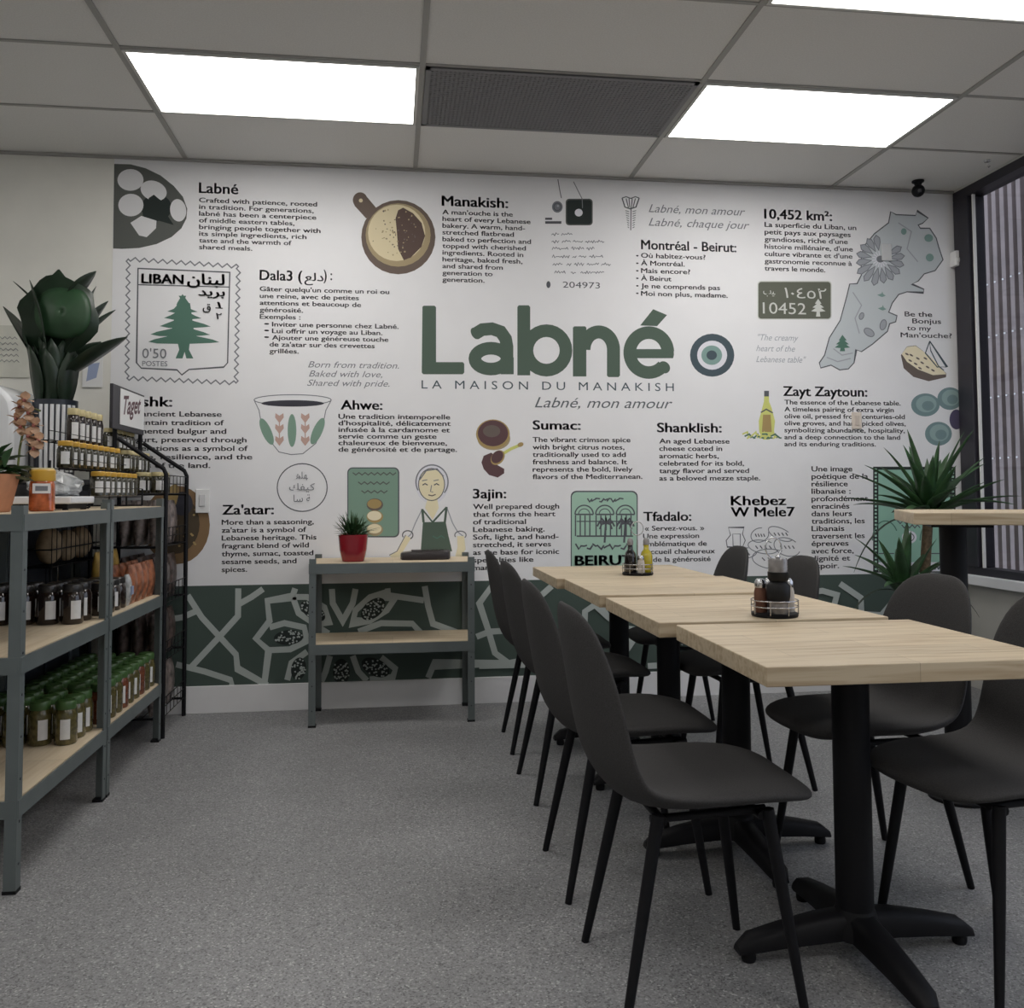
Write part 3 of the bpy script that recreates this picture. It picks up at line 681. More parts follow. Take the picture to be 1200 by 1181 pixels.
# coffee cup
d = D((200, 430), k4)
d.line([(385, 152), (408, 200), (418, 260), (450, 330), (500, 392), (555, 404), (610, 400), (670, 352), (702, 270), (716, 200), (740, 155)], I['soft'], 4)
d.arc(563, 152, 178, 24, I['soft'], 4); d.ell(563, 168, 145, 15, I['coffee'])
for cx, cy, rx, ry, a in ((560, 293, 20, 76, 0), (443, 298, 22, 66, -24), (678, 296, 22, 66, 24)): d.ell(cx, cy, rx, ry, I['board'], a)
for cx in (502, 621):
    d.line([(cx, 225), (cx, 355)], I['heart'], 5)
    for cy in (235, 285, 340): d.poly([(cx, cy+24), (cx-20, cy-2), (cx-18, cy-22), (cx, cy-10), (cx+18, cy-22), (cx+20, cy-2)], I['heart'])
d.build('coffee_cup_drawing')
d = D((200, 430), k4); d.arc(607, 556, 115, 110, I['line'], 5, n=40); d.build('round_frame_drawing')
# green menu board
d = D((200, 430), k4)
d.poly(d.rr(815, 463, 1055, 786, 24), I['text']); d.poly(d.rr(820, 468, 1049, 780, 20), I['board'])
for y, a, b in ((492, 840, 1040), (535, 865, 1010), (575, 880, 1000)):
    n = int((b-a)/14); d.line([(a+(b-a)*i/n, y+(6 if i % 2 else -5)) for i in range(n+1)], I['plate'], 5)
for cy, m, r in ((635, 'gold', 'rim'), (690, 'cream', 'gold'), (750, 'skin', 'crust')): d.ell(942, cy, 38, 29, I[r]); d.ell(940, cy-4, 33, 22, I[m])
d.build('menu_board_drawing')
# baker woman drawing
d = D((380, 430), k4)
d.ell(497, 538, 78, 92, I['white']); d.arc(497, 530, 74, 78, I['soft'], 6, 150, 400)
d.poly([(478, 600), (520, 600), (528, 650), (500, 705), (465, 650)], I['skin']); d.ell(495, 542, 60, 74, I['skin']); d.arc(495, 542, 60, 74, I['line'], 4)
d.line([(440, 520), (470, 478), (520, 470), (550, 505)], I['soft'], 6)
for x in (465, 518): d.line([(x-12, 545), (x, 538), (x+12, 545)], I['line'], 5); d.line([(x-14, 525), (x+10, 520)], I['soft'], 4)
d.line([(495, 545), (490, 575), (502, 577)], I['soft'], 4); d.line([(480, 590), (497, 594), (514, 588)], I['rim'], 5)
d.line([(452, 655), (420, 720), (400, 770), (380, 790)], I['pale'], 5); d.line([(566, 650), (592, 720), (615, 760), (640, 780)], I['pale'], 5)
d.poly([(455, 716), (560, 713), (572, 775), (590, 850), (445, 850)], I['green']); d.line([(452, 655), (458, 716)], I['green'], 11); d.line([(564, 645), (556, 716)], I['green'], 11)
d.line([(455, 660), (500, 716), (560, 650)], I['green'], 7)
d.poly([(375, 775), (400, 790), (345, 880), (315, 880), (300, 868), (335, 850)], I['skin']); d.line([(375, 775), (335, 850), (300, 868)], I['soft'], 4); d.arc(385, 775, 24, 20, I['line'], 5, 150, 420)
d.poly([(612, 780), (645, 780), (652, 840), (625, 885), (605, 870), (615, 830)], I['skin']); d.arc(628, 775, 26, 18, I['soft'], 5, 150, 400)
d.line([(500, 780), (520, 790), (540, 778), (555, 790)], I['tree'], 5)
d.build('baker_drawing')
# sumac bowl and spoon
d = D((380, 430), k4)
d.ell(782, 330, 76, 54, I['crust']); d.ell(778, 310, 78, 68, I['gold']); d.ell(778, 306, 70, 60, I['sumac']); d.ell(772, 296, 40, 28, I['rim'])
d.line([(800, 415), (860, 378), (915, 355)], I['oil'], 14); d.ell(905, 358, 14, 10, I['gold'], -20)
pts = [(735, 410), (770, 395), (800, 420), (795, 450), (830, 470), (830, 490), (800, 510), (760, 498), (735, 470), (725, 440)]
d.poly(pts, I['sumac']); d.ell(800, 418, 38, 28, I['gold'], -50); d.ell(798, 415, 32, 24, I['sumac'], -50)
d.build('sumac_drawing')
# wooden plate partly behind the rack
d = D((0, 0), 1)
d.ell(207, 615, 39, 46, I['bowl']); d.ell(205, 614, 29, 35, I['bowl2'])
for k in range(40): d.ell(205+random.uniform(-26, 26), 614+random.uniform(-30, 30), 1.6, 1.3, I['gold'], n=6)
d.ell(214, 590, 12, 14, I['coffee']); d.ell(199, 588, 8, 22, I['gold'], 20)
d.build('wooden_plate_drawing')
# mint stamp behind the plant
d = D((900, 430), k4)
d.box(484, 460, 864, 948, I['leaf'])
for k in range(28):
    y = 468+k*17
    for x in (496, 852): d.box(x-5, y, x+5, y+9, I['mint'])
d.box(508, 474, 838, 905, I['mint2']); d.poly([(508, 900), (838, 900), (838, 942), (508, 942)], I['white'])
for y, a, b in ((655, 590, 700), (685, 620, 690), (715, 595, 690), (735, 615, 700)):
    n = int((b-a)/12); d.line([(a+(b-a)*i/n, y+(7 if i % 2 else -7)) for i in range(n+1)], I['text'], 5)
d.ell(650, 785, 34, 30, I['white']); d.arc(650, 785, 22, 18, I['line'], 4)
for x0 in (540, 760): d.arc(x0, 800, 60, 90, I['tree'], 5, 180, 330); d.line([(x0-30, 860), (x0+40, 860)], I['text'], 5)
n = 8; d.line([(745+8*i, 925+(6 if i % 2 else -6)) for i in range(n)], I['navy'], 6)
d.build('mint_stamp_drawing')
# lattice of the green band
d = D((200, 640), 3.0); la = I['lattice']; wd = 21
def clip(pts): return [(x, min(max(y, 132), 498 if x < 800 else 482)) for x, y in pts]
for p in ([(60, 172), (110, 250), (230, 380), (235, 430), (340, 488)], [(-40, 262), (40, 250), (90, 228)], [(238, 148), (237, 245), (165, 325), (72, 425)], [(237, 205), (285, 178), (325, 150)],
          [(20, 415), (120, 440), (212, 470), (215, 492)], [(438, 148), (428, 178), (340, 192), (348, 262), (300, 325), (345, 365), (330, 480)],
          [(430, 180), (450, 235), (510, 275), (555, 268), (540, 215), (480, 178), (428, 178)], [(348, 285), (400, 270), (470, 285), (480, 330), (420, 362), (345, 365)],
          [(410, 470), (425, 410), (480, 370)], [(567, 150), (570, 200), (605, 262), (640, 200), (650, 150)], [(762, 148), (765, 172), (700, 180), (650, 225), (640, 268), (700, 262), (760, 225), (790, 180), (765, 172)],
          [(765, 172), (890, 190)], [(893, 140), (905, 210), (922, 272), (1000, 300), (1060, 330)], [(660, 300), (740, 270), (850, 272), (880, 305)], [(520, 285), (545, 300), (530, 340)],
          [(560, 385), (545, 440), (530, 475)], [(640, 385), (660, 440), (690, 472)], [(740, 390), (790, 430), (780, 465), (700, 468)], [(905, 462), (925, 415), (1190, 410), (1240, 400)],
          [(1240, 138), (1125, 145), (1085, 200), (1115, 290), (1140, 375), (1190, 412)], [(1075, 318), (1120, 300), (1190, 296), (1235, 300)]): d.line(clip(p), la, wd)
for cx, cy, rx, ry, a in ((500, 228, 50, 26, 35), (712, 220, 50, 30, -40), (415, 320, 52, 26, -5), (450, 430, 26, 40, 10), (600, 440, 30, 45, 0), (720, 425, 52, 30, 25)):
    d.ell(cx, cy, rx, ry, I['leaf'], a)
    for k in range(46):
        t = random.uniform(0, 2*PI); r = math.sqrt(random.random())*.92; x, y = rx*r*math.cos(t), ry*r*math.sin(t); c_, s_ = math.cos(math.radians(a)), math.sin(math.radians(a))
        d.ell(cx+x*c_-y*s_, cy+x*s_+y*c_, 3.4, 3.2, la, n=6)
d.o = (540, 620); d.k = 3.75
for p in ([(398, 250), (350, 292)], [(560, 640), (590, 560), (540, 460), (545, 360), (590, 330), (640, 380), (700, 430), (780, 440), (720, 540), (690, 600)], [(80, 600), (270, 595), (420, 600)], [(820, 600), (1000, 590), (1100, 580)], [(640, 380), (600, 300), (620, 235)], [(780, 440), (900, 420), (980, 500)], [(900, 420), (960, 330), (930, 240)]): d.line(p, la, 26)
d.o = (840, 620); d.k = 3.333
for p in ([(300, 250), (410, 240), (466, 256), (452, 310), (480, 420), (600, 520)], [(478, 212), (560, 268), (562, 330), (520, 420)], [(722, 238), (640, 335), (600, 430), (660, 500)], [(722, 238), (800, 200), (880, 260), (960, 240)], [(562, 330), (640, 335)], [(880, 260), (860, 400), (950, 470)]): d.line(p, la, 23)
d.build('band_lattice')

# ------------------------------------------------------------------ things on the mural wall and ceiling
x, z = W(1038, 296)
p = thing('cover_plate', 'pale blank cover plate on the map drawing', 'wall plate', (x, -.009, z)); MB().box((0, 0, 0), (.062, .008, .102)).build('plate_body', mat('plate_grey', (.58, .59, .6), .5), p, bev=.003)
q = MB(); [q.tube([(0, -.003, dz), (0, -.0055, dz)], .004, 8) for dz in (-.035, .035)]; q.build('screw', M['lamp_frame'], p)
x, z = W(1003, 493)
p = thing('wall_socket', 'beige wall plate on the olive oil recipe text', 'wall plate', (x, -.009, z)); MB().box((0, 0, 0), (.060, .008, .098)).build('plate_body', mat('plate_beige', (.70, .62, .54), .5), p, bev=.003)
MB().box((0, -.005, 0), (.030, .004, .058)).build('socket_face', mat('socket_beige', (.60, .52, .45), .5), p, bev=.002)
x, z = W(238, 587)
p = thing('light_switch', 'white switch plate on the wall beside the round wooden plate drawing', 'switch', (x, -.010, z)); MB().box((0, 0, 0), (.072, .010, .125)).build('plate_body', M['white'], p, bev=.003)
MB().box((0, -.007, .004), (.030, .006, .062)).build('rocker', mat('rocker', (.66, .66, .67), .4), p, bev=.002)
p = thing('motion_sensor', 'small white sensor box on the mural edge by the window', 'sensor', (3.315, -.035, 2.515)); MB().box((0, 0, 0), (.034, .058, .092)).build('sensor_body', M['white'], p, bev=.006)
MB().ball((0, -.028, -.012), (.012, .010, .018), 10, 7).build('sensor_lens', mat('lens_white', (.6, .6, .6), .3), p, smooth=180)
p = thing('dome_camera', 'black ball security camera under the ceiling in the back right corner', 'camera', (3.01, -.16, 2.93))
MB().lathe([(.034, 0), (.033, -.008), (.022, -.014), (.016, -.03)], n=20).build('mount', M['black'], p, smooth=40)
MB().ball((0, 0, -.058), .036, 20, 12).build('camera_ball', M['black'], p, smooth=180); MB().ball((-.008, -.028, -.066), .013, 12, 8).build('camera_lens', mat('lens_glass', (.05, .05, .055), .1), p, smooth=180)
p = thing('ceiling_hook', 'tiny grey hook hanging from the ceiling near the window', 'hook', (3.20, -.50, 2.93))
MB().lathe([(.018, 0), (.016, -.008), (.006, -.012)], n=12).build('hook_base', M['chrome'], p, smooth=40); MB().tube([(0, 0, -.01), (0, 0, -.03), (.008, 0, -.038), (.014, 0, -.03)], .003, 6).build('hook_wire', M['chrome'], p, smooth=60)
# papers on the plain wall at the left
x, z = W(12, 412)
p = thing('wall_poster', 'pale sheet with dark scribbled writing on the plain left wall', 'poster', (x, -.006, z))
MB().box((0, 0, 0), (.20, .004, .27)).build('poster_sheet', mat('poster_paper', (.6, .6, .54), .7, .08, 9), p)
dm = MB()
for k in range(5):
    yy = .07-k*.03; pts = [(-.06+.012*i+k*.003, -.003, yy+(.006 if i % 2 else -.006)) for i in range(9)]
    dm.tube(pts, .0016, 5)
dm.build('scribble', INK['soft'], p)
x, z = W(109, 436)
p = thing('wall_notice', 'small white and blue notice on the plain wall right of the big plant', 'notice', (x, -.006, z))
MB().box((0, 0, 0), (.10, .004, .16)).build('notice_sheet', M['card'], p); MB().add([(-.03, -.0026, -.05), (.02, -.0026, -.03), (.035, -.0026, .05), (-.02, -.0026, .04)], [(0, 1, 2, 3)]).build('blue_mark', M['blueprint'], p)

# ------------------------------------------------------------------ tables
def pedestal_table(name, label, loc, rz, w, dep, zt, pole_r, group, reach=.30, cat='table'):
    t = thing(name, label, cat, loc, rz, group)
    MB().bb(-w/2, w/2, -dep/2, dep/2, zt-.043, zt).build('tabletop', M['wood'], t, bev=.0025)
    p = MB(); p.lathe([(pole_r, .05), (pole_r, zt-.05)], n=24); p.lathe([(pole_r+.02, .045), (pole_r+.018, .075), (pole_r, .11)], n=24)
    p.build('pole', M['black'], t, smooth=40)
    b = MB()
    for k in range(4): b.box((.10*math.cos(k*PI/2), .10*math.sin(k*PI/2), zt-.05), (.24, .04, .012), 0, Matrix.Rotation(k*PI/2, 3, 'Z'))
    b.build('top_bracket', M['black'], t)
    for k in range(4):
        a = k*PI/2+.02; ca, sa = math.cos(a), math.sin(a); rings = []
        for r, hw, z0, z1 in ((.02, .036, .045, .105), (.10, .034, .042, .098), (.2, .031, .036, .080), (reach-.03, .028, .028, .062), (reach, .018, .022, .038)):
            rings.append([(r*ca-s_*hw*sa, r*sa+s_*hw*ca, zz) for s_, zz in ((-1, z0), (1, z0), (1, z1-.012), (.6, z1), (-.6, z1), (-1, z1-.012))])
        f = MB().rings(rings).build('foot', M['black'], t, smooth=50)
        fx, fy = (reach-.03)*ca, (reach-.03)*sa
        MB().lathe([(.016, 0), (.018, .006), (.018, .016), (.008, .032)], (fx, fy, 0), 12).build('levelling_pad', M['black'], f, smooth=40)
    return t
TZ = .765
TG = 'wooden pedestal tables in the long row'
T1 = pedestal_table('pedestal_table', 'light wood pedestal table nearest the camera in the row', (1.140, -2.725, 0), -.006, .70, .615, TZ, .045, TG, .31)
for loc, lab in (((1.098, -2.078, 0), 'light wood pedestal table with the nearer condiment caddy at its edge, second from the camera'),
                 ((1.072, -1.456, 0), 'light wood pedestal table third from the camera in the row'),
                 ((1.036, -.834, 0), 'light wood pedestal table at the far end of the row by the mural')):
    tc = dup(T1, loc, .008, lab, TG); tc.scale.z = 1.004 if loc[1] < -2 else 1.014
BAR = thing('bar_table', 'tall wooden bar table with black pole at the right edge by the window', 'table', (2.48, -1.93, 0), math.radians(-25))
MB().bb(-.60, .60, -.30, .30, 1.020, 1.063).build('tabletop', M['wood'], BAR, bev=.004)
for bx in (-.43, .43):
    MB().lathe([(.047, .02), (.047, 1.012)], (bx, 0, 0), 24).build('pole', M['black'], BAR, smooth=40)
    MB().bb(bx-.10, bx+.10, -.2, .2, 1.008, 1.020).build('top_bracket', M['black'], BAR)
    MB().lathe([(.11, 0), (.11, .010), (.10, .018), (.055, .030)], (bx, 0, 0), 28).build('base', M['black'], BAR, smooth=40)

# ------------------------------------------------------------------ chairs
def make_chair(label, loc, rz, group):
    t = thing('dining_chair', label, 'chair', loc, rz, group)
    # side profile of the padded shell: (forward, up, half width, half thickness, side lift)
    P = [(.262, .442, .10, .006, .004), (.255, .445, .145, .016, .005), (.235, .450, .178, .022, .006), (.19, .456, .203, .025, .010), (.115, .457, .217, .026, .016), (.03, .450, .220, .026, .022),
         (-.06, .442, .218, .026, .030), (-.13, .446, .214, .025, .038), (-.178, .466, .211, .024, .043), (-.210, .509, .209, .023, .046), (-.230, .565, .207, .022, .048), (-.245, .635, .204, .021, .048),
         (-.258, .705, .196, .020, .045), (-.268, .765, .182, .019, .038), (-.277, .818, .158, .017, .028), (-.283, .850, .128, .014, .018), (-.287, .870, .085, .009, .008), (-.289, .877, .04, .004, .002)]
    rings = []
    for i, (x, z, hw, th, lift) in enumerate(P):
        a = P[max(i-1, 0)]; b = P[min(i+1, len(P)-1)]
        tx, tz = b[0]-a[0], b[1]-a[1]; l = math.hypot(tx, tz); tx /= l; tz /= l
        nx, nz = tz, -tx                       # towards the sitter
        if i == 0: pass
        ring = []; K = 22
        for k in range(K):
            a_ = 2*PI*k/K; c_, s_ = math.cos(a_), math.sin(a_)
            u = math.copysign(abs(c_)**.75, c_); v = math.copysign(abs(s_)**.85, s_)*th
            off = v + lift*abs(u)**2.2
            ring.append((x+nx*off, u*hw, z+nz*off))
        rings.append(ring)
    MB().rings(rings).build('seat_shell', M['chair'], t, smooth=180, sub=1)
    fr = MB()
    for y in (-.12, .12): fr.tube([(.15, y, .417), (-.12, y, .408)], .010, 8)
    for x in (.13, -.10): fr.tube([(x, -.15, .412), (x, .15, .412)], .010, 8)
    fr.build('seat_frame', M['black'], t, smooth=60)
    for sx, sy in ((1, 1), (1, -1), (-1, 1), (-1, -1)):
        top = (.145 if sx > 0 else -.11, .145*sy, .425); bot = (.205 if sx > 0 else -.20, .185*sy, 0)
        MB().tube([top, [top[i]*.55+bot[i]*.45 for i in range(3)], bot], [.0150, .0138, .0100], 12).build('leg', M['black'], t, smooth=60)
    return t
CG = 'grey upholstered dining chairs'
C1 = make_chair('dark grey dining chair nearest the camera on the aisle side of the tables', (.69, -2.765, 0), 0.02, CG)
for loc, rz, lab in (((.685, -2.19, 0), 0, 'dark grey dining chair second from the camera on the aisle side of the tables'),
                     ((.715, -1.41, 0), .03, 'dark grey dining chair third from the camera on the aisle side of the tables'),
                     ((.722, -.785, 0), -.02, 'dark grey dining chair farthest from the camera on the aisle side, by the mural'),
                     ((1.475, -2.795, 0), PI+.20, 'dark grey dining chair cut off by the right edge of the photo'),
                     ((1.425, -2.285, 0), PI+.13, 'dark grey dining chair with its rounded back in front of the potted plant'),
                     ((1.39, -1.42, 0), PI+.05, 'dark grey dining chair on the window side, just right of the nearer caddy'),
                     ((1.39, -.72, 0), PI, 'dark grey dining chair on the window side closest to the mural')):
    dup(C1, loc, rz, lab, CG)

# ------------------------------------------------------------------ condiment caddies
def shaker(name, label, cat, loc, r, h, fill, cap, group=None, holed=True):
    t = thing(name, label, cat, loc, 0, group)
    MB().lathe([(r, 0), (r*1.02, h*.1), (r*.97, h*.6), (r*.8, h*.74)], n=14).build('glass_body', fill, t, smooth=50)
    MB().lathe([(r*.86, h*.74), (r*.9, h*.80), (r*.88, h*.92), (r*.6, h)], n=14).build('cap', cap, t, smooth=50)
    return t
def bottle(name, label, cat, loc, r, h, fill, cap):
    t = thing(name, label, cat, loc)
    MB().lathe([(r*.92, 0), (r, h*.04), (r, h*.46), (r*.82, h*.58), (r*.46, h*.66), (r*.42, h*.80)], n=18).build('bottle_body', fill, t, smooth=50)
    MB().lathe([(r*.5, h*.80), (r*.52, h*.9), (r*.4, h*.97), (r*.2, h)], n=14).build('cap', cap, t, smooth=50)
    return t
def caddy(label, loc, rz):
    t = thing('condiment_caddy', label, 'caddy', loc, rz)
    MB().lathe([(.066, 0), (.068, .003), (.068, .010), (.062, .012)], n=24).build('base_plate', M['black'], t, smooth=40)
    w_ = MB()
    for z in (.03, .048):
        w_.tube([(.068*math.cos(2*PI*k/28), .068*math.sin(2*PI*k/28), z) for k in range(29)], .0018, 6)
    for k in range(8): w_.tube([(.068*math.cos(2*PI*k/8), .068*math.sin(2*PI*k/8), .008), (.068*math.cos(2*PI*k/8), .068*math.sin(2*PI*k/8), .048)], .0018, 6)
    w_.build('wire_ring', M['chrome'], t, smooth=60)
    h = MB(); h.tube([(0, 0, .01), (0, 0, .175)], .003, 8)
    h.tube([(.028*math.cos(-PI/2+2*PI*k/20), 0, .203+.030*math.sin(-PI/2+2*PI*k/20)) for k in range(21)], .0022, 8)
    h.build('handle', M['chrome'], t, smooth=60)
    return t
cx, cy = 1.130, -2.312
TZ = .7685
caddy('chrome condiment caddy with ring handle holding the dark pepper mill, on the nearer table', (cx, cy, TZ), .2)
p = thing('pepper_mill', 'black pepper mill with clear top in the nearer caddy', 'pepper mill', (cx-.004, cy-.037, TZ+.012))
MB().lathe([(.026, 0), (.029, .004), (.029, .04), (.024, .062), (.027, .075)], n=18).build('glass_body', M['smoke'], p, smooth=50)
MB().lathe([(.014, .018), (.030, .034), (.034, .05), (.034, .082), (.026, .090), (.023, .094), (.030, .100), (.030, .122)], n=18).build('grip', M['mill_black'], p, smooth=50)
MB().lathe([(.028, .122), (.028, .156), (.025, .162)], n=18).build('clear_top', M['smoke'], p, smooth=50)
MB().ball((0, 0, .165), (.008, .008, .006), 10, 6).build('knob', M['chrome'], p, smooth=180)
shaker('spice_shaker', 'small shaker of brown spice at the left of the nearer caddy', 'shaker', (cx-.042, cy+.004, TZ+.012), .019, .098, M['paprika'], M['chrome'])
shaker('salt_shaker', 'small shaker of pale salt with metal lid at the right of the nearer caddy', 'shaker', (cx+.042, cy+.002, TZ+.012), .020, .098, M['salt'], M['chrome'])
shaker('glass_shaker', 'small glass shaker at the back of the nearer caddy', 'shaker', (cx+.004, cy+.042, TZ+.012), .019, .096, M['smoke'], M['chrome'])
cx, cy = 1.072, -1.03
TZ = .7762
caddy('condiment caddy with dark and yellow bottles on the far part of the tables', (cx, cy, TZ), 0)
bottle('vinegar_bottle', 'dark vinegar bottle at the left of the far caddy', 'bottle', (cx-.036, cy-.014, TZ+.012), .026, .150, M['oil_dark'], M['smoke'])
bottle('oil_bottle', 'yellow olive oil bottle at the right of the far caddy', 'bottle', (cx+.038, cy-.008, TZ+.012), .027, .150, M['oil_yellow'], M['smoke'])
shaker('pale_shaker', 'small pale shaker between the two bottles of the far caddy', 'shaker', (cx+.003, cy-.044, TZ+.012), .016, .075, M['salt'], M['chrome'])

# ------------------------------------------------------------------ grey steel shelf units
def shelf_unit(name, label, loc, w, dep, h, levels, along, group=None, post_extra=.03):
    """posts at the corners of a w (local x) by dep (local y) footprint; the front is at local y = -dep/2"""
    t = thing(name, label, 'shelf', loc, along, group)
    for sx in (-1, 1):
        for sy in (-1, 1):
            p = MB(); x = sx*w/2; y = sy*dep/2
            p.bb(x, x-sx*.034, y, y-sy*.004, 0, h); p.bb(x, x-sx*.004, y-sy*.004, y-sy*.034, 0, h)
            o = p.build('post', M['rack'], t)
            c = MB(); c.bb(x+sx*.001, x-sx*.036, y+sy*.001, y-sy*.036, 0, .010); c.build('foot_cap', M['black'], o)
            r = MB()
            for k in range(int(h/.12)): r.tube([(x-sx*.017, y, .08+.12*k), (x-sx*.017, y+sy*.0015, .08+.12*k)], .004, 6)
            r.build('rivets', M['counter'], o)
    for z in levels:
        b = MB(); b.bb(-w/2+.006, w/2-.006, -dep/2+.006, dep/2-.006, z-.011, z); b.build('shelf_board', M['board'], t)
        r = MB()
        for sy in (-1, 1): r.bb(-w/2+.004, w/2-.004, sy*(dep/2+.002), sy*(dep/2-.004), z-.052, z-.003); r.bb(-w/2+.004, w/2-.004, sy*(dep/2-.004), sy*(dep/2-.022), z-.016, z-.011)
        for sx in (-1, 1): r.bb(sx*(w/2+.002), sx*(w/2-.004), -dep/2+.004, dep/2-.004, z-.052, z-.003)
        r.build('shelf_rail', M['rack'], t)
    return t
SG = 'grey steel shelf units'
shelf_unit('shelf_unit', 'low grey steel two-shelf unit standing against the green band of the mural', (0.002, -.20, 0), .815, .37, .818, (.797, .402), 0, SG)
FX = -1.065; DP = .40
shelf_unit('shelf_unit', 'grey steel three-shelf unit nearest the camera at the left edge', (FX-DP/2, -1.70, 0), .80, DP, 1.108, (1.085, .672, .264), PI/2, SG)
shelf_unit('shelf_unit', 'grey steel three-shelf unit between the nearest one and the black wire rack', (FX-DP/2, -.895, 0), .785, DP, 1.12, (1.085, .672, .264), PI/2, SG)

# things on the low unit
px_, py_ = -.196, -.285
p = thing('potted_succulent', 'small spiky green plant in a red pot on the low grey shelf unit', 'plant', (px_, py_, .798))
MB().lathe([(.050, 0), (.056, .004), (.068, .06), (.074, .125), (.0745, .135), (.068, .135), (.064, .112)], n=28, sq=3.2).build('pot', M['redpot'], p, smooth=50)
MB().lathe([(.064, .105), (.03, .114), (.005, .116)], n=20).build('soil', M['soil'], p, smooth=60)
lf = MB(); random.seed(11)
for k in range(120):
    a = random.uniform(0, 2*PI); el = random.uniform(.1, 1.45); r = random.uniform(0, .045)
    lf.blade((r*math.cos(a), r*math.sin(a), .115+random.uniform(0, .05)), (math.cos(a)*math.cos(el), math.sin(a)*math.cos(el), math.sin(el)), random.uniform(.06, .105), .016, .25, seg=4)
lf.build('foliage', M['leaf'], p, smooth=180)
p = thing('long_tray', 'long dark tray lying on the low shelf unit under the baker drawing', 'tray', (.172, -.215, .798))
rings = []
for x, hw, z0, z1 in ((-.13, .03, .004, .030), (-.122, .045, 0, .036), (-.08, .055, 0, .041), (.08, .055, 0, .046), (.115, .045, 0, .047), (.125, .03, .006, .044)):
    rings.append([(x, -hw, z0), (x, hw, z0), (x, hw*1.05, z1*.7), (x, hw*.9, z1), (x, -hw*.9, z1), (x, -hw*1.05, z1*.7)])
MB().rings(rings).build('tray_body', M['tray'], p, smooth=40); MB().bb(-.075, .095, -.035, .035, .041, .049).build('tray_lid', mat('tray_lid', (.03, .026, .026), .25), p, bev=.003)

# ------------------------------------------------------------------ jars
def make_jar(name, label, cat, loc, r, h, body, lid, group, lab=True, labmat='label', wide=1.0):
    t = thing(name, label, cat, loc, 0, group)
    MB().lathe([(r*.9, 0), (r, h*.03), (r, h*.68), (r*.86, h*.78), (r*.8, h*.82)], n=16).build('jar_body', M[body], t, smooth=45)
    MB().lathe([(r*.86, h*.81), (r*.89, h*.83), (r*.89, h*.97), (r*.80, h)], n=16).build('lid', M[lid], t, smooth=40)
    if lab:
        vs = []; fs = []; n = 7
        for k in range(n+1):
            a = -PI/2+wide*(-.85+1.7*k/n)
            for z in (h*.14, h*.60): vs.append((r*1.012*math.cos(a), r*1.012*math.sin(a), z))
        for k in range(n): fs.append((2*k, 2*k+2, 2*k+3, 2*k+1))
        MB().add(vs, fs).build('paper_label', M[labmat], t)
    return t
FACE = .45                      # turn of the jars towards the aisle
def row(proto, spots, label, group):
    for i, s_ in enumerate(spots):
        if i == 0:
            proto.location = s_; proto.rotation_euler = (0, 0, FACE+random.uniform(-.2, .2)); proto['label'] = label; proto['group'] = group
        else: dup(proto, s_, FACE+random.uniform(-.25, .25), label, group)
random.seed(5)
zb, zm, zt = .2645, .6725, 1.0855
J1 = make_jar('preserve_jar', '', 'jar', (0, 0, 0), .038, .142, 'jar_dark', 'lid_black', None, wide=.55)
row(J1, [(-1.405+.084*i, -1.425, zm) for i in range(4)] + [(-1.405+.084*i, -1.335, zm) for i in range(4)], 'tall dark jar with white label on the middle shelf of the nearest grey unit', 'dark jars on the middle shelf')
J2 = make_jar('honey_jar', '', 'jar', (0, 0, 0), .036, .125, 'jar_dark', 'lid_black', None, wide=.5)
row(J2, [(-1.13-.08*i, -1.205+.0755*j, zm) for i in range(3) for j in range(4)], 'dark jar in the block on the middle shelf of the unit beside the wire rack', 'dark jars beside the orange bags')
J3 = make_jar('pickle_jar', '', 'jar', (0, 0, 0), .038, .150, 'jar_green', 'lid_green', None, wide=.5)
row(J3, [(-1.40+.086*i, -1.50, zb) for i in range(4)] + [(-1.40+.086*i, -1.415, zb) for i in range(4)] + [(-1.40+.086*i, -1.335, zb) for i in range(4)], 'green-lidded jar of pickles on the bottom shelf of the nearest grey unit', 'green-lidded jars on the nearest unit')
J4 = make_jar('pickle_jar', '', 'jar', (0, 0, 0), .038, .150, 'jar_red', 'lid_green', None, wide=.35)
J5 = make_jar('pickle_jar', '', 'jar', (0, 0, 0), .038, .150, 'jar_green', 'lid_green', None, wide=.6)
sp = [(-1.118-.084*i, -1.215+.0815*j, zb) for i in range(4) for j in range(9)]
row(J4, [s_ for k, s_ in enumerate(sp) if k % 3 == 0], 'green-lidded jar with reddish filling on the bottom shelf of the unit beside the wire rack', 'reddish green-lidded jars')
row(J5, [s_ for k, s_ in enumerate(sp) if k % 3], 'green-lidded jar of green pickles on the bottom shelf of the unit beside the wire rack', 'green pickles beside the wire rack')

def make_bag(name, label, cat, loc, rz, w, h, t_, m, group, band=None):
    t = thing(name, label, cat, loc, rz, group)
    rings = []
    for i in range(9):
        f_ = i/8; z = h*f_; th = t_/2*math.sin(PI*min(max(f_, .03)*.94+.03, 1))**.6; ww = w/2*(1-.10*math.sin(PI*f_))
        ring = []
        for k in range(16):
            a = 2*PI*k/16; c_, s_ = math.cos(a), math.sin(a)
            ring.append((ww*math.copysign(abs(c_)**.6, c_), max(th, .003)*math.copysign(abs(s_)**.9, s_), z))
        rings.append(ring)
    MB().rings(rings).build('bag_body', M[m], t, smooth=60)
    if band:
        b = MB().bb(-w*.28, w*.28, -t_/2-.003, -t_/2+.004, h*.35, h*.62).build('bag_label', M[band], t)
    return t
B1 = make_bag('snack_bag', '', 'bag', (0, 0, 0), 0, .085, .165, .05, 'bag_orange', None)
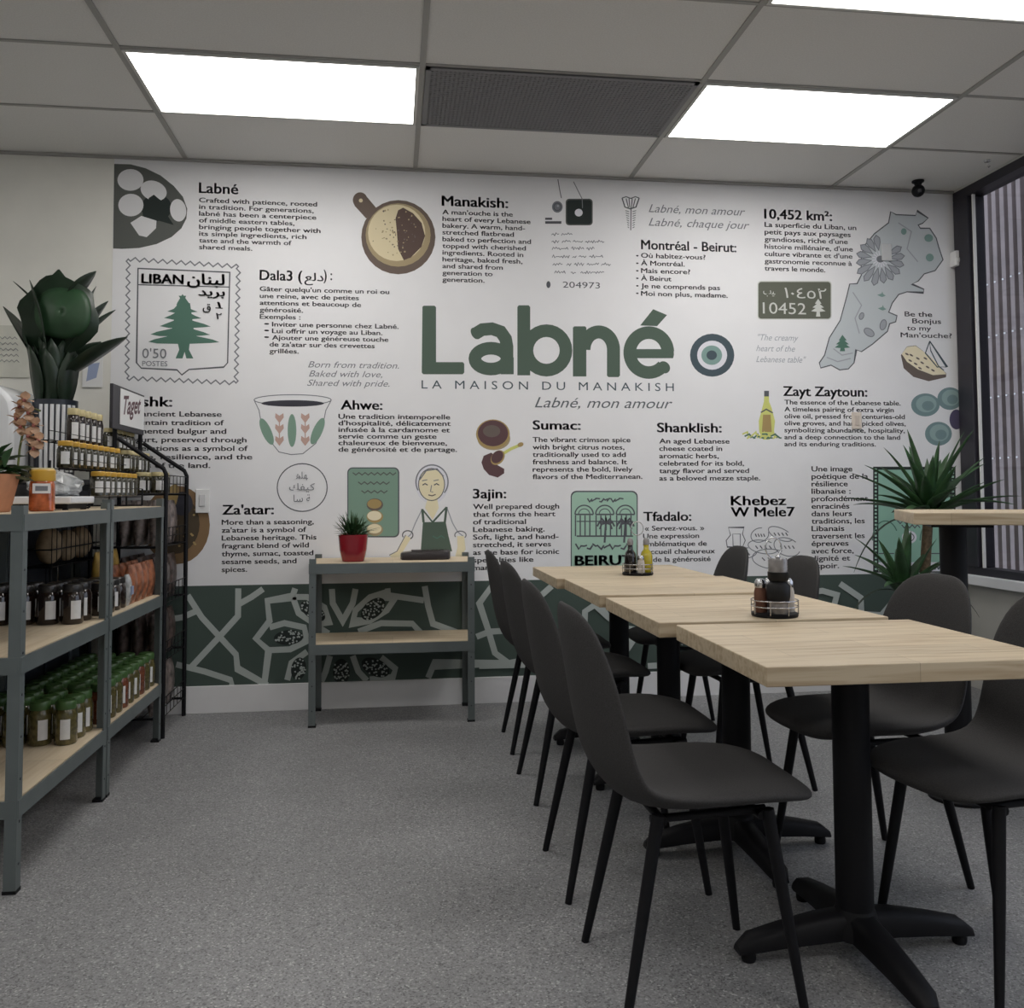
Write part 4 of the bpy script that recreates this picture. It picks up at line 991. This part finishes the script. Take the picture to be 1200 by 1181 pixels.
def bags(proto, spots, label, group, rz=PI/2):
    for i, s_ in enumerate(spots):
        if i == 0: proto.location = s_; proto.rotation_euler = (0, 0, rz); proto['label'] = label; proto['group'] = group
        else: dup(proto, s_, rz+random.uniform(-.08, .08), label, group)
bags(B1, [(-1.115-.066*i, -.84+.095*j, zm) for i in range(2) for j in range(4)], 'orange printed bag standing on the middle shelf of the unit beside the wire rack', 'orange bags on the middle shelf')
B2 = make_bag('yellow_bag', '', 'bag', (0, 0, 0), 0, .09, .22, .05, 'bag_yellow', None)
bags(B2, [(-1.26, -.80+.1*j, zm) for j in range(3)], 'yellow-topped bag standing behind the orange bags', 'yellow bags behind the orange ones')
make_bag('blue_label_bag', 'white and blue bag between the dark jars and the orange bags', 'bag', (-1.112, -.908, zm), PI/2, .050, .13, .045, 'film', None, 'blueprint')
# wire basket with flat loaves at the back of the middle shelf
p = thing('wire_basket', 'black wire basket raised at the back of the middle shelf', 'basket', (-1.385, -.86, zm))
w_ = MB()
for z in (.18, .25, .335): w_.tube([(-.055, -.28, z), (.055, -.28, z), (.055, .30, z), (-.055, .30, z), (-.055, -.28, z)], .003, 6)
for k in range(12):
    y = -.28+.58*k/11; w_.tube([(.055, y, .18), (.055, y, .335)], .0018, 5); w_.tube([(-.055, y, .18), (.055, y, .18)], .0018, 5)
w_.build('basket_wire', M['black'], p, smooth=60)
w_ = MB()
for x in (-.05, .05):
    for y in (-.27, .29): w_.tube([(x, y, 0), (x, y, .19)], .004, 6)
w_.build('basket_stand', M['black'], p, smooth=60)
for k, (y, s_) in enumerate(((-.15, 1), (.04, .9), (.2, .95))):
    l_ = thing('flat_loaf', ('pale round loaf at the near end of the wire basket', 'pale round loaf in the middle of the wire basket', 'pale round loaf at the far end of the wire basket')[k], 'bread', (-1.385, -.86+y, zm+.184), 0, 'loaves in the wire basket')
    MB().ball((0, 0, .075*s_), (.045, .085*s_, .075*s_), 16, 10).build('crust', M['bread'], l_, smooth=180)

# ------------------------------------------------------------------ dark counter behind the shelves with the white machine
p = thing('back_counter', 'dark navy counter seen behind the left shelf units', 'counter', (-1.96, -1.30, 0))
MB().bb(-.36, .44, -1.2, 1.2, .08, 1.19).build('counter_body', M['counter'], p); MB().bb(-.33, .30, -1.17, 1.17, 0, .08).build('plinth', M['black'], p); MB().bb(-.38, .46, -1.22, 1.22, 1.19, 1.215).build('counter_top', mat('counter_top', (.09, .09, .095), .4), p, bev=.003)
for k in range(4):
    dd = MB().bb(.44, .454, -1.18+.595*k, -1.18+.575+.595*k, .10, 1.16).build('counter_door', M['counter'], p, bev=.003)
    MB().tube([(.454, -1.10+.595*k, .70), (.468, -1.10+.595*k, .72), (.468, -1.10+.595*k, .9), (.454, -1.10+.595*k, .92)], .005, 8).build('door_handle', M['chrome'], dd, smooth=60)
p = thing('white_machine', 'white rounded-top counter machine behind the orchid at the left edge', 'machine', (-1.985, -.40, 1.215))
rings = []
for k in range(15):
    a = PI*k/14; rings.append((-.30*math.cos(a), .30+.16*math.sin(a)**.8))
vs = [(-.30, 0)]+rings+[(.30, 0)]
m_ = MB(); m_.rings([[(x, -.24, z) for x, z in vs], [(x, .24, z) for x, z in vs]]); m_.build('machine_body', M['machine'], p, bev=.02, smooth=40)
MB().bb(-.24, .24, -.255, -.238, .05, .24).build('front_panel', M['chrome'], p, bev=.005)
MB().tube([(-.2, -.27, .27), (.2, -.27, .27)], .009, 8).build('bar_handle', M['chrome'], p, smooth=60)

# ------------------------------------------------------------------ big leafy plant in a ribbed planter
PX, PY = -1.585, -.42
p = thing('broadleaf_plant', 'large dark green broad-leaved plant in a ribbed navy and white planter', 'plant', (PX, PY, 1.215))
MB().lathe([(.070, 0), (.085, .01), (.092, .20), (.098, .37), (.088, .37), (.084, .33)], n=24).build('planter', M['navy'], p, smooth=50)
for k in range(7):
    a = -PI/2-.30+.25*k
    MB().tube([(.091*math.cos(a), .091*math.sin(a), .03), (.095*math.cos(a), .095*math.sin(a), .20), (.099*math.cos(a), .099*math.sin(a), .345)], .0085, 6).build('white_rib', M['machine'], p, smooth=60)
MB().lathe([(.083, .325), (.02, .335)], n=20).build('soil', M['soil'], p, smooth=60)
lf = MB(); random.seed(21)
for k in range(30):
    a = 2*PI*k/30+random.uniform(-.1, .1); r = random.uniform(.03, .08)
    lf.blade((r*math.cos(a), r*math.sin(a), .32), (.16*math.cos(a), .16*math.sin(a), 1), random.uniform(.26, .38), .11, .05, shape='leaf', fold=.12)
def to(x, z, dx, dz, w_, y=-.03, dr=.0, m_=lf):
    L = math.hypot(dx-x, dz-z); m_.blade((x, y, z), (dx-x, random.uniform(-.06, .06), dz-z), L, w_, dr, shape='leaf', seg=10, fold=.12)
for v_ in ((-.05, .46, -.27, .83, .22), (-.04, .48, -.20, .76, .20), (.04, .47, .335, .675, .19), (.05, .50, .20, .66, .18), (.05, .58, .27, .81, .13), (.04, .60, .22, .86, .14), (-.05, .78, -.20, .94, .05), (.05, .82, .19, .985, .12), (0, .5, .02, .99, .22), (-.02, .55, -.10, .93, .20), (.02, .55, .14, .95, .22)):
    to(*v_, y=random.uniform(-.06, .06))
for i in range(1): rr_ = [[(.03+.185*math.cos(2*PI*k/30)*(1+.08*math.sin(5*k)), -.07-.02*math.cos(2*PI*k/30), .765+.185*math.sin(2*PI*k/30)*(1+.07*math.cos(7*k))) for k in range(30)]]
lf.add(rr_[0], [tuple(range(30))])
lf.build('foliage', M['leaf_dark'], p, smooth=180, solid=.0015)
# the broad leaf turned to the room
br_ = MB(); rings = []
for i in range(6):
    r = .125*(i+.15)/5.15; rings.append([(.06+r*math.cos(2*PI*k/26), -.125+.9*r*r*2+.10*r*math.sin(2*PI*k/26)+.018*(1-abs(math.cos(2*PI*k/26)))*r/.125, .775+1.12*r*math.sin(2*PI*k/26)*(1+.12*math.cos(4*PI*k/26))) for k in range(26)])
br_.rings(rings, False); br_.add(rings[0], [tuple(range(26))[::-1]])
br_.build('broad_leaf', M['leaf_face'], p, smooth=180, solid=.002)

# ------------------------------------------------------------------ things on top of the nearest unit
p = thing('terracotta_planter', 'orange terracotta trough with bushy green leaves at the left edge', 'plant', (-1.262, -1.895, zt))
MB().lathe([(.062, 0), (.066, .006), (.084, .10), (.088, .118), (.080, .118), (.074, .10)], n=24, sq=5).build('pot', M['terracotta'], p, smooth=50)
MB().lathe([(.076, .098), (.02, .105)], n=20).build('soil', M['soil'], p, smooth=60)
lf = MB(); random.seed(31)
for k in range(90):
    a = random.uniform(0, 2*PI); el = random.uniform(-.1, 1.3); r = random.uniform(0, .07)
    lf.blade((r*math.cos(a), r*math.sin(a), .10+random.uniform(0, .05)), (math.cos(a)*math.cos(el), math.sin(a)*math.cos(el), math.sin(el)), random.uniform(.05, .105), .038, .5, seg=4, shape='leaf')
lf.build('foliage', M['leaf_mid'], p, smooth=180)
p = thing('orchid', 'tan-pink orchid flowers on a stem above the terracotta planter', 'plant', (-1.365, -1.40, zt))
MB().lathe([(.040, 0), (.052, .09), (.046, .09), (.04, .08)], n=18).build('pot', M['darkpot'], p, smooth=50)
st = MB(); path = [(0, 0, .08), (.01, 0, .22), (.03, -.01, .32), (.06, -.02, .37), (.09, -.03, .36)]
st.tube(path, .004, 6); st.build('stem', M['stemgreen'], p, smooth=60)
fl_ = MB(); co_ = MB(); random.seed(4)
for (x, y, z) in ((.02, -.03, .375), (.055, -.04, .35), (.075, -.04, .305), (.03, -.04, .30), (.06, -.05, .265), (.09, -.04, .25), (.01, -.03, .33), (.045, -.05, .395), (.08, -.05, .22)):
    for k in range(5):
        a = 2*PI*k/5+random.uniform(-.2, .2)
        fl_.blade((x, y, z), (math.cos(a), -.35, math.sin(a)), .036, .034, .2, shape='leaf', seg=4, fold=.1)
    co_.ball((x, y-.008, z), .007, 8, 6)
fl_.build('flowers', M['petal'], p, smooth=180); co_.build('flower_core', M['petal_core'], p, smooth=180)
lf = MB()
for a in (0.3, 1.8, 3.4, 4.9): lf.blade((0, 0, .085), (math.cos(a), math.sin(a), .9), .13, .045, .9, shape='leaf')
lf.build('foliage', M['leaf_dark'], p, smooth=180)
p = thing('amber_jar', 'jar with yellow lid and amber filling at the front corner of the nearest unit', 'jar', (-1.135, -1.775, zt), .3)
MB().lathe([(.034, 0), (.038, .004), (.038, .088), (.034, .098)], n=20, sq=4).build('jar_body', M['jar_amber'], p, smooth=45)
MB().lathe([(.037, .098), (.039, .102), (.039, .132), (.035, .136)], n=20).build('lid', M['lid_yellow'], p, smooth=40)
MB().lathe([(.0355, .136), (.033, .141), (.01, .142)], n=20).build('lid_seal', M['lid_cream'], p, smooth=40)
lb = MB().bb(-.026, .026, -.0415, -.038, .058, .090).build('paper_label', M['card'], p)
MB().bb(-.018, .018, -.0425, -.0415, .066, .082).build('label_print', INK['soft'], lb)
p = thing('white_scale', 'white flat scale beside the amber jar on the nearest unit', 'scale', (-1.20, -1.50, zt))
MB().bb(-.10, .10, -.11, .13, .022, .048).build('scale_plate', M['machine'], p, bev=.005); MB().bb(-.08, .08, -.09, .11, .004, .022).build('scale_body', M['black'], p, bev=.003)
q = MB(); [q.lathe([(.010, 0), (.010, .006)], (x, y, 0), 10) for x in (-.07, .07) for y in (-.08, .10)]; q.build('foot_pad', M['black'], p)
p = thing('plastic_bag', 'crumpled clear plastic bag lying on the white scale', 'bag', (-1.20, -1.47, zt+.048))
random.seed(8); mb_ = MB(); rings = []
for i in range(9):
    t_ = i/8; r = .085*math.sin(PI*min(.12+t_*.86, 1))**.6; z = .085*t_**1.1
    rings.append([(r*math.cos(2*PI*k/22)*(1+random.uniform(-.2, .2)), 1.1*r*math.sin(2*PI*k/22)*(1+random.uniform(-.2, .2)), max(z+random.uniform(-.012, .012)*(i > 0), 0)) for k in range(22)])
mb_.rings(rings).build('bag_body', M['film'], p, smooth=25)

# ------------------------------------------------------------------ stepped jar display on the second unit
p = thing('step_display', 'black stepped wire display full of jars on the unit beside the wire rack', 'display stand', (-1.28, -.915, zt))
w_ = MB()
STEP = [(.095, .045), (.02, .155), (-.055, .265)]       # local x, height
for x, z in STEP:
    for dx in (-.034, 0, .034): w_.tube([(x+dx, -.36, z), (x+dx, .36, z)], .002, 6)
    for k in range(10): w_.tube([(x-.034, -.36+.08*k, z-.002), (x+.034, -.36+.08*k, z-.002)], .0016, 5)
    w_.tube([(x+.036, -.36, z+.035), (x+.036, .36, z+.035)], .0016, 5)
w_.build('wire_shelf', M['black'], p, smooth=60)
w_ = MB()
for y in (-.36, .36):
    for x, z in STEP: w_.tube([(x-.034, y, 0), (x-.034, y, z+.03)], .004, 6)
    w_.tube([(.13, y, .004), (-.16, y, .004)], .004, 6); w_.tube([(.131, y, .004), (.131, y, .08)], .004, 6)
w_.build('side_frame', M['black'], p, smooth=60)
kinds = [('jar_olive', 'lid_yellow', .10, .031, 'yellow-lidded small jar on the lowest step of the wire display', 'yellow-lidded jars on the lowest step'),
         ('jar_olive', 'lid_yellow', .105, .031, 'yellow-lidded small jar on the second step of the wire display', 'yellow-lidded jars on the second step'),
         ('jar_dark', 'lid_cream', .15, .027, 'tall cream-capped bottle on the top step of the wire display', 'bottles on the top step')]
for (x, z), (b_, l_, h_, r_, lab, grp), js in zip(STEP, kinds, (range(2, 9), range(0, 9), range(4, 9))):
    pr = make_jar('display_jar', lab, 'jar', (0, 0, 0), r_, h_, b_, l_, grp, wide=.6)
    row(pr, [(-1.28+x, -.915-.30+.075*j, zt+z+.003) for j in js], lab, grp)

# ------------------------------------------------------------------ black floor rack at the end of the shelves
p = thing('display_rack', 'tall black tube rack with sloping top between the shelves and the mural', 'rack', (-1.25, -.26, 0))
RX = .185; fr = MB()
for y in (-.21, .215):
    fr.tube([(RX, y, 0), (RX, y, 1.235), (RX-.012, y, 1.262), (-.035, y, 1.405)], .0105, 10)
    fr.tube([(-.15, y, 0), (-.15, y, 1.36)], .0105, 10)
    fr.tube([(-.05, y, 1.14), (-.05, y, 1.64)], .0105, 10)
for z in (.09, .35, .62, .89, 1.14):
    for y in (-.21, .215): fr.tube([(RX, y, z), (-.15, y, z)], .006, 8)
fr.tube([(-.05, -.21, 1.63), (-.05, .215, 1.63)], .008, 8)
fr.build('tube_frame', M['black'], p, smooth=60)
for z in (.09, .35, .62, .89, 1.14):
    s_ = MB()
    for k in range(8): s_.tube([(-.15+.335*k/7, -.21, z+.004), (-.15+.335*k/7, .215, z+.004)], .002, 5)
    s_.tube([(RX, -.21, z+.05), (RX, .215, z+.05)], .0025, 5); s_.tube([(RX, -.21, z+.09), (RX, .215, z+.09)], .0025, 5)
    for k in range(1, 6): s_.tube([(RX, -.21+.425*k/6, z+.004), (RX, -.21+.425*k/6, z+.09)], .0018, 5)
    s_.build('wire_shelf', M['black'], p, smooth=60)
hd = MB().bb(-.037, -.022, -.34, .175, 1.445, 1.650).build('sign_frame', M['frame'], p, bev=.002)
cd = MB().bb(-.021, -.019, -.235, .165, 1.470, 1.640).build('sign_card', M['card'], p)
cu = bpy.data.curves.new('sign', 'FONT'); cu.body = 'Taget'; cu.size = .13; cu.shear = .35; cu.offset = .003
so = bpy.data.objects.new('sign', cu); COL.objects.link(so); bpy.context.view_layer.update()
me = bpy.data.meshes.new_from_object(so.evaluated_get(bpy.context.evaluated_depsgraph_get())); bpy.data.objects.remove(so); bpy.data.curves.remove(cu)
mb_ = MB(); mb_.add([(-.0185, -.215+v.co.x*1.0, 1.520+v.co.y*.95+.10*v.co.x) for v in me.vertices], [tuple(q.vertices) for q in me.polygons])
mb_.build('sign_lettering', mat('maroon_print', (.09, .03, .045), .5), cd)
RG = 'packets on the black rack'
for zz, m_, nm, lab, grp, n_ in ((.096, 'bag_grey', 'snack_bag', 'grey printed packet on the lowest shelf of the black rack', 'packets on the lowest rack shelf', 3), (.356, 'bag_dark', 'snack_bag', 'dark printed packet on the second shelf of the black rack', 'packets on the second rack shelf', 3),
                             (.626, 'bag_dark', 'snack_bag', 'dark printed packet on the middle shelf of the black rack', 'packets on the middle rack shelf', 3), (.896, 'bag_grey', 'snack_bag', 'pale printed packet on the fourth shelf of the black rack', 'packets on the fourth rack shelf', 3)):
    b_ = make_bag(nm, lab, 'bag', (0, 0, 0), 0, .125, .215, .058, m_, grp)
    bags(b_, [(-1.125-.07*i, -.395+.135*j, zz) for i in range(3) for j in range(n_)], lab, grp)
pr = make_jar('rack_jar', '', 'jar', (0, 0, 0), .028, .10, 'jar_olive', 'lid_cream', None, wide=.6)
row(pr, [(-1.12-.07*i, -.42+.068*j, 1.1465) for i in range(2) for j in range(3)], 'cream-lidded jar on the lower top shelf of the black rack', 'jars on the black rack')
for (x, z, lab, grp) in ((-.01, .0, 'cream-lidded jar on the raised middle tier of the black rack', 'jars on the raised tier of the rack'), (-.085, .105, 'cream-lidded jar on the rear tier of the black rack under the sign', 'jars under the rack sign')):
    s_ = MB()
    for dx in (-.03, 0, .03): s_.tube([(x+dx, -.21, 1.246+z), (x+dx, .215, 1.246+z)], .002, 5)
    for y in (-.21, .215): s_.tube([(-.15, y, 1.246+z), (x+.03, y, 1.246+z)], .004, 6)
    s_.build('wire_shelf', M['black'], p, smooth=60)
    pr = make_jar('rack_jar', '', 'jar', (0, 0, 0), .027, .10, 'jar_olive', 'lid_cream', None, wide=.6)
    row(pr, [(-1.25+x, -.44+.066*j, 1.2495+z) for j in range(6)], lab, grp)

# ------------------------------------------------------------------ tall potted plant by the window
p = thing('yucca_plant', 'tall potted plant with two canes of long spiky leaves in the corner by the window', 'plant', (2.66, -.62, 0))
MB().lathe([(.13, 0), (.14, .01), (.175, .30), (.185, .33), (.172, .33), (.165, .30)], n=30).build('pot', M['darkpot'], p, smooth=50)
MB().lathe([(.166, .295), (.05, .305)], n=24).build('soil', M['soil'], p, smooth=60)
MB().tube([(.03, .02, .29), (.035, .02, .6), (.075, .02, 1.03)], [.030, .026, .024], 12).build('cane', M['trunk'], p, smooth=60)
MB().tube([(-.01, -.03, .29), (.0, -.03, .5), (.01, -.03, .72)], [.024, .022, .020], 12).build('cane', M['stemgreen'], p, smooth=60)
MB().tube([(-.09, -.03, .29), (-.10, -.03, .45), (-.105, -.03, .63)], [.020, .019, .018], 12).build('cane', M['trunk'], p, smooth=60)
def crown(c, n, lmin, lmax, w, seed, upmin, upmax, name):
    random.seed(seed); m_ = MB()
    for k in range(n):
        a = 2*PI*k*.618; el = upmin+(upmax-upmin)*(k/n)
        L = random.uniform(lmin, lmax); r = .02
        m_.blade((c[0]+r*math.cos(a), c[1]+r*math.sin(a), c[2]+random.uniform(-.04, .04)), (math.cos(a)*math.cos(el), math.sin(a)*math.cos(el), math.sin(el)), L, w, random.uniform(.15, .6), seg=8)
    m_.build(name, M['leaf'], p, smooth=180, solid=.001)
crown((.075, .02, 1.03), 34, .30, .46, .085, 41, .12, 1.5, 'leaf_crown')
crown((-.105, -.03, .64), 20, .22, .36, .080, 43, .25, 1.45, 'leaf_crown')
m_ = MB()
m_.blade((.02, .0, 1.0), (-1, -.1, .15), .52, .026, 1.9, seg=12); m_.blade((-.11, -.03, .62), (-1, -.2, .45), .50, .024, 2.3, seg=12); m_.blade((-.1, -.03, .62), (.8, -.3, .6), .42, .024, 2.2, seg=12)
m_.build('drooping_leaf', M['leaf_dark'], p, smooth=180, solid=.001)
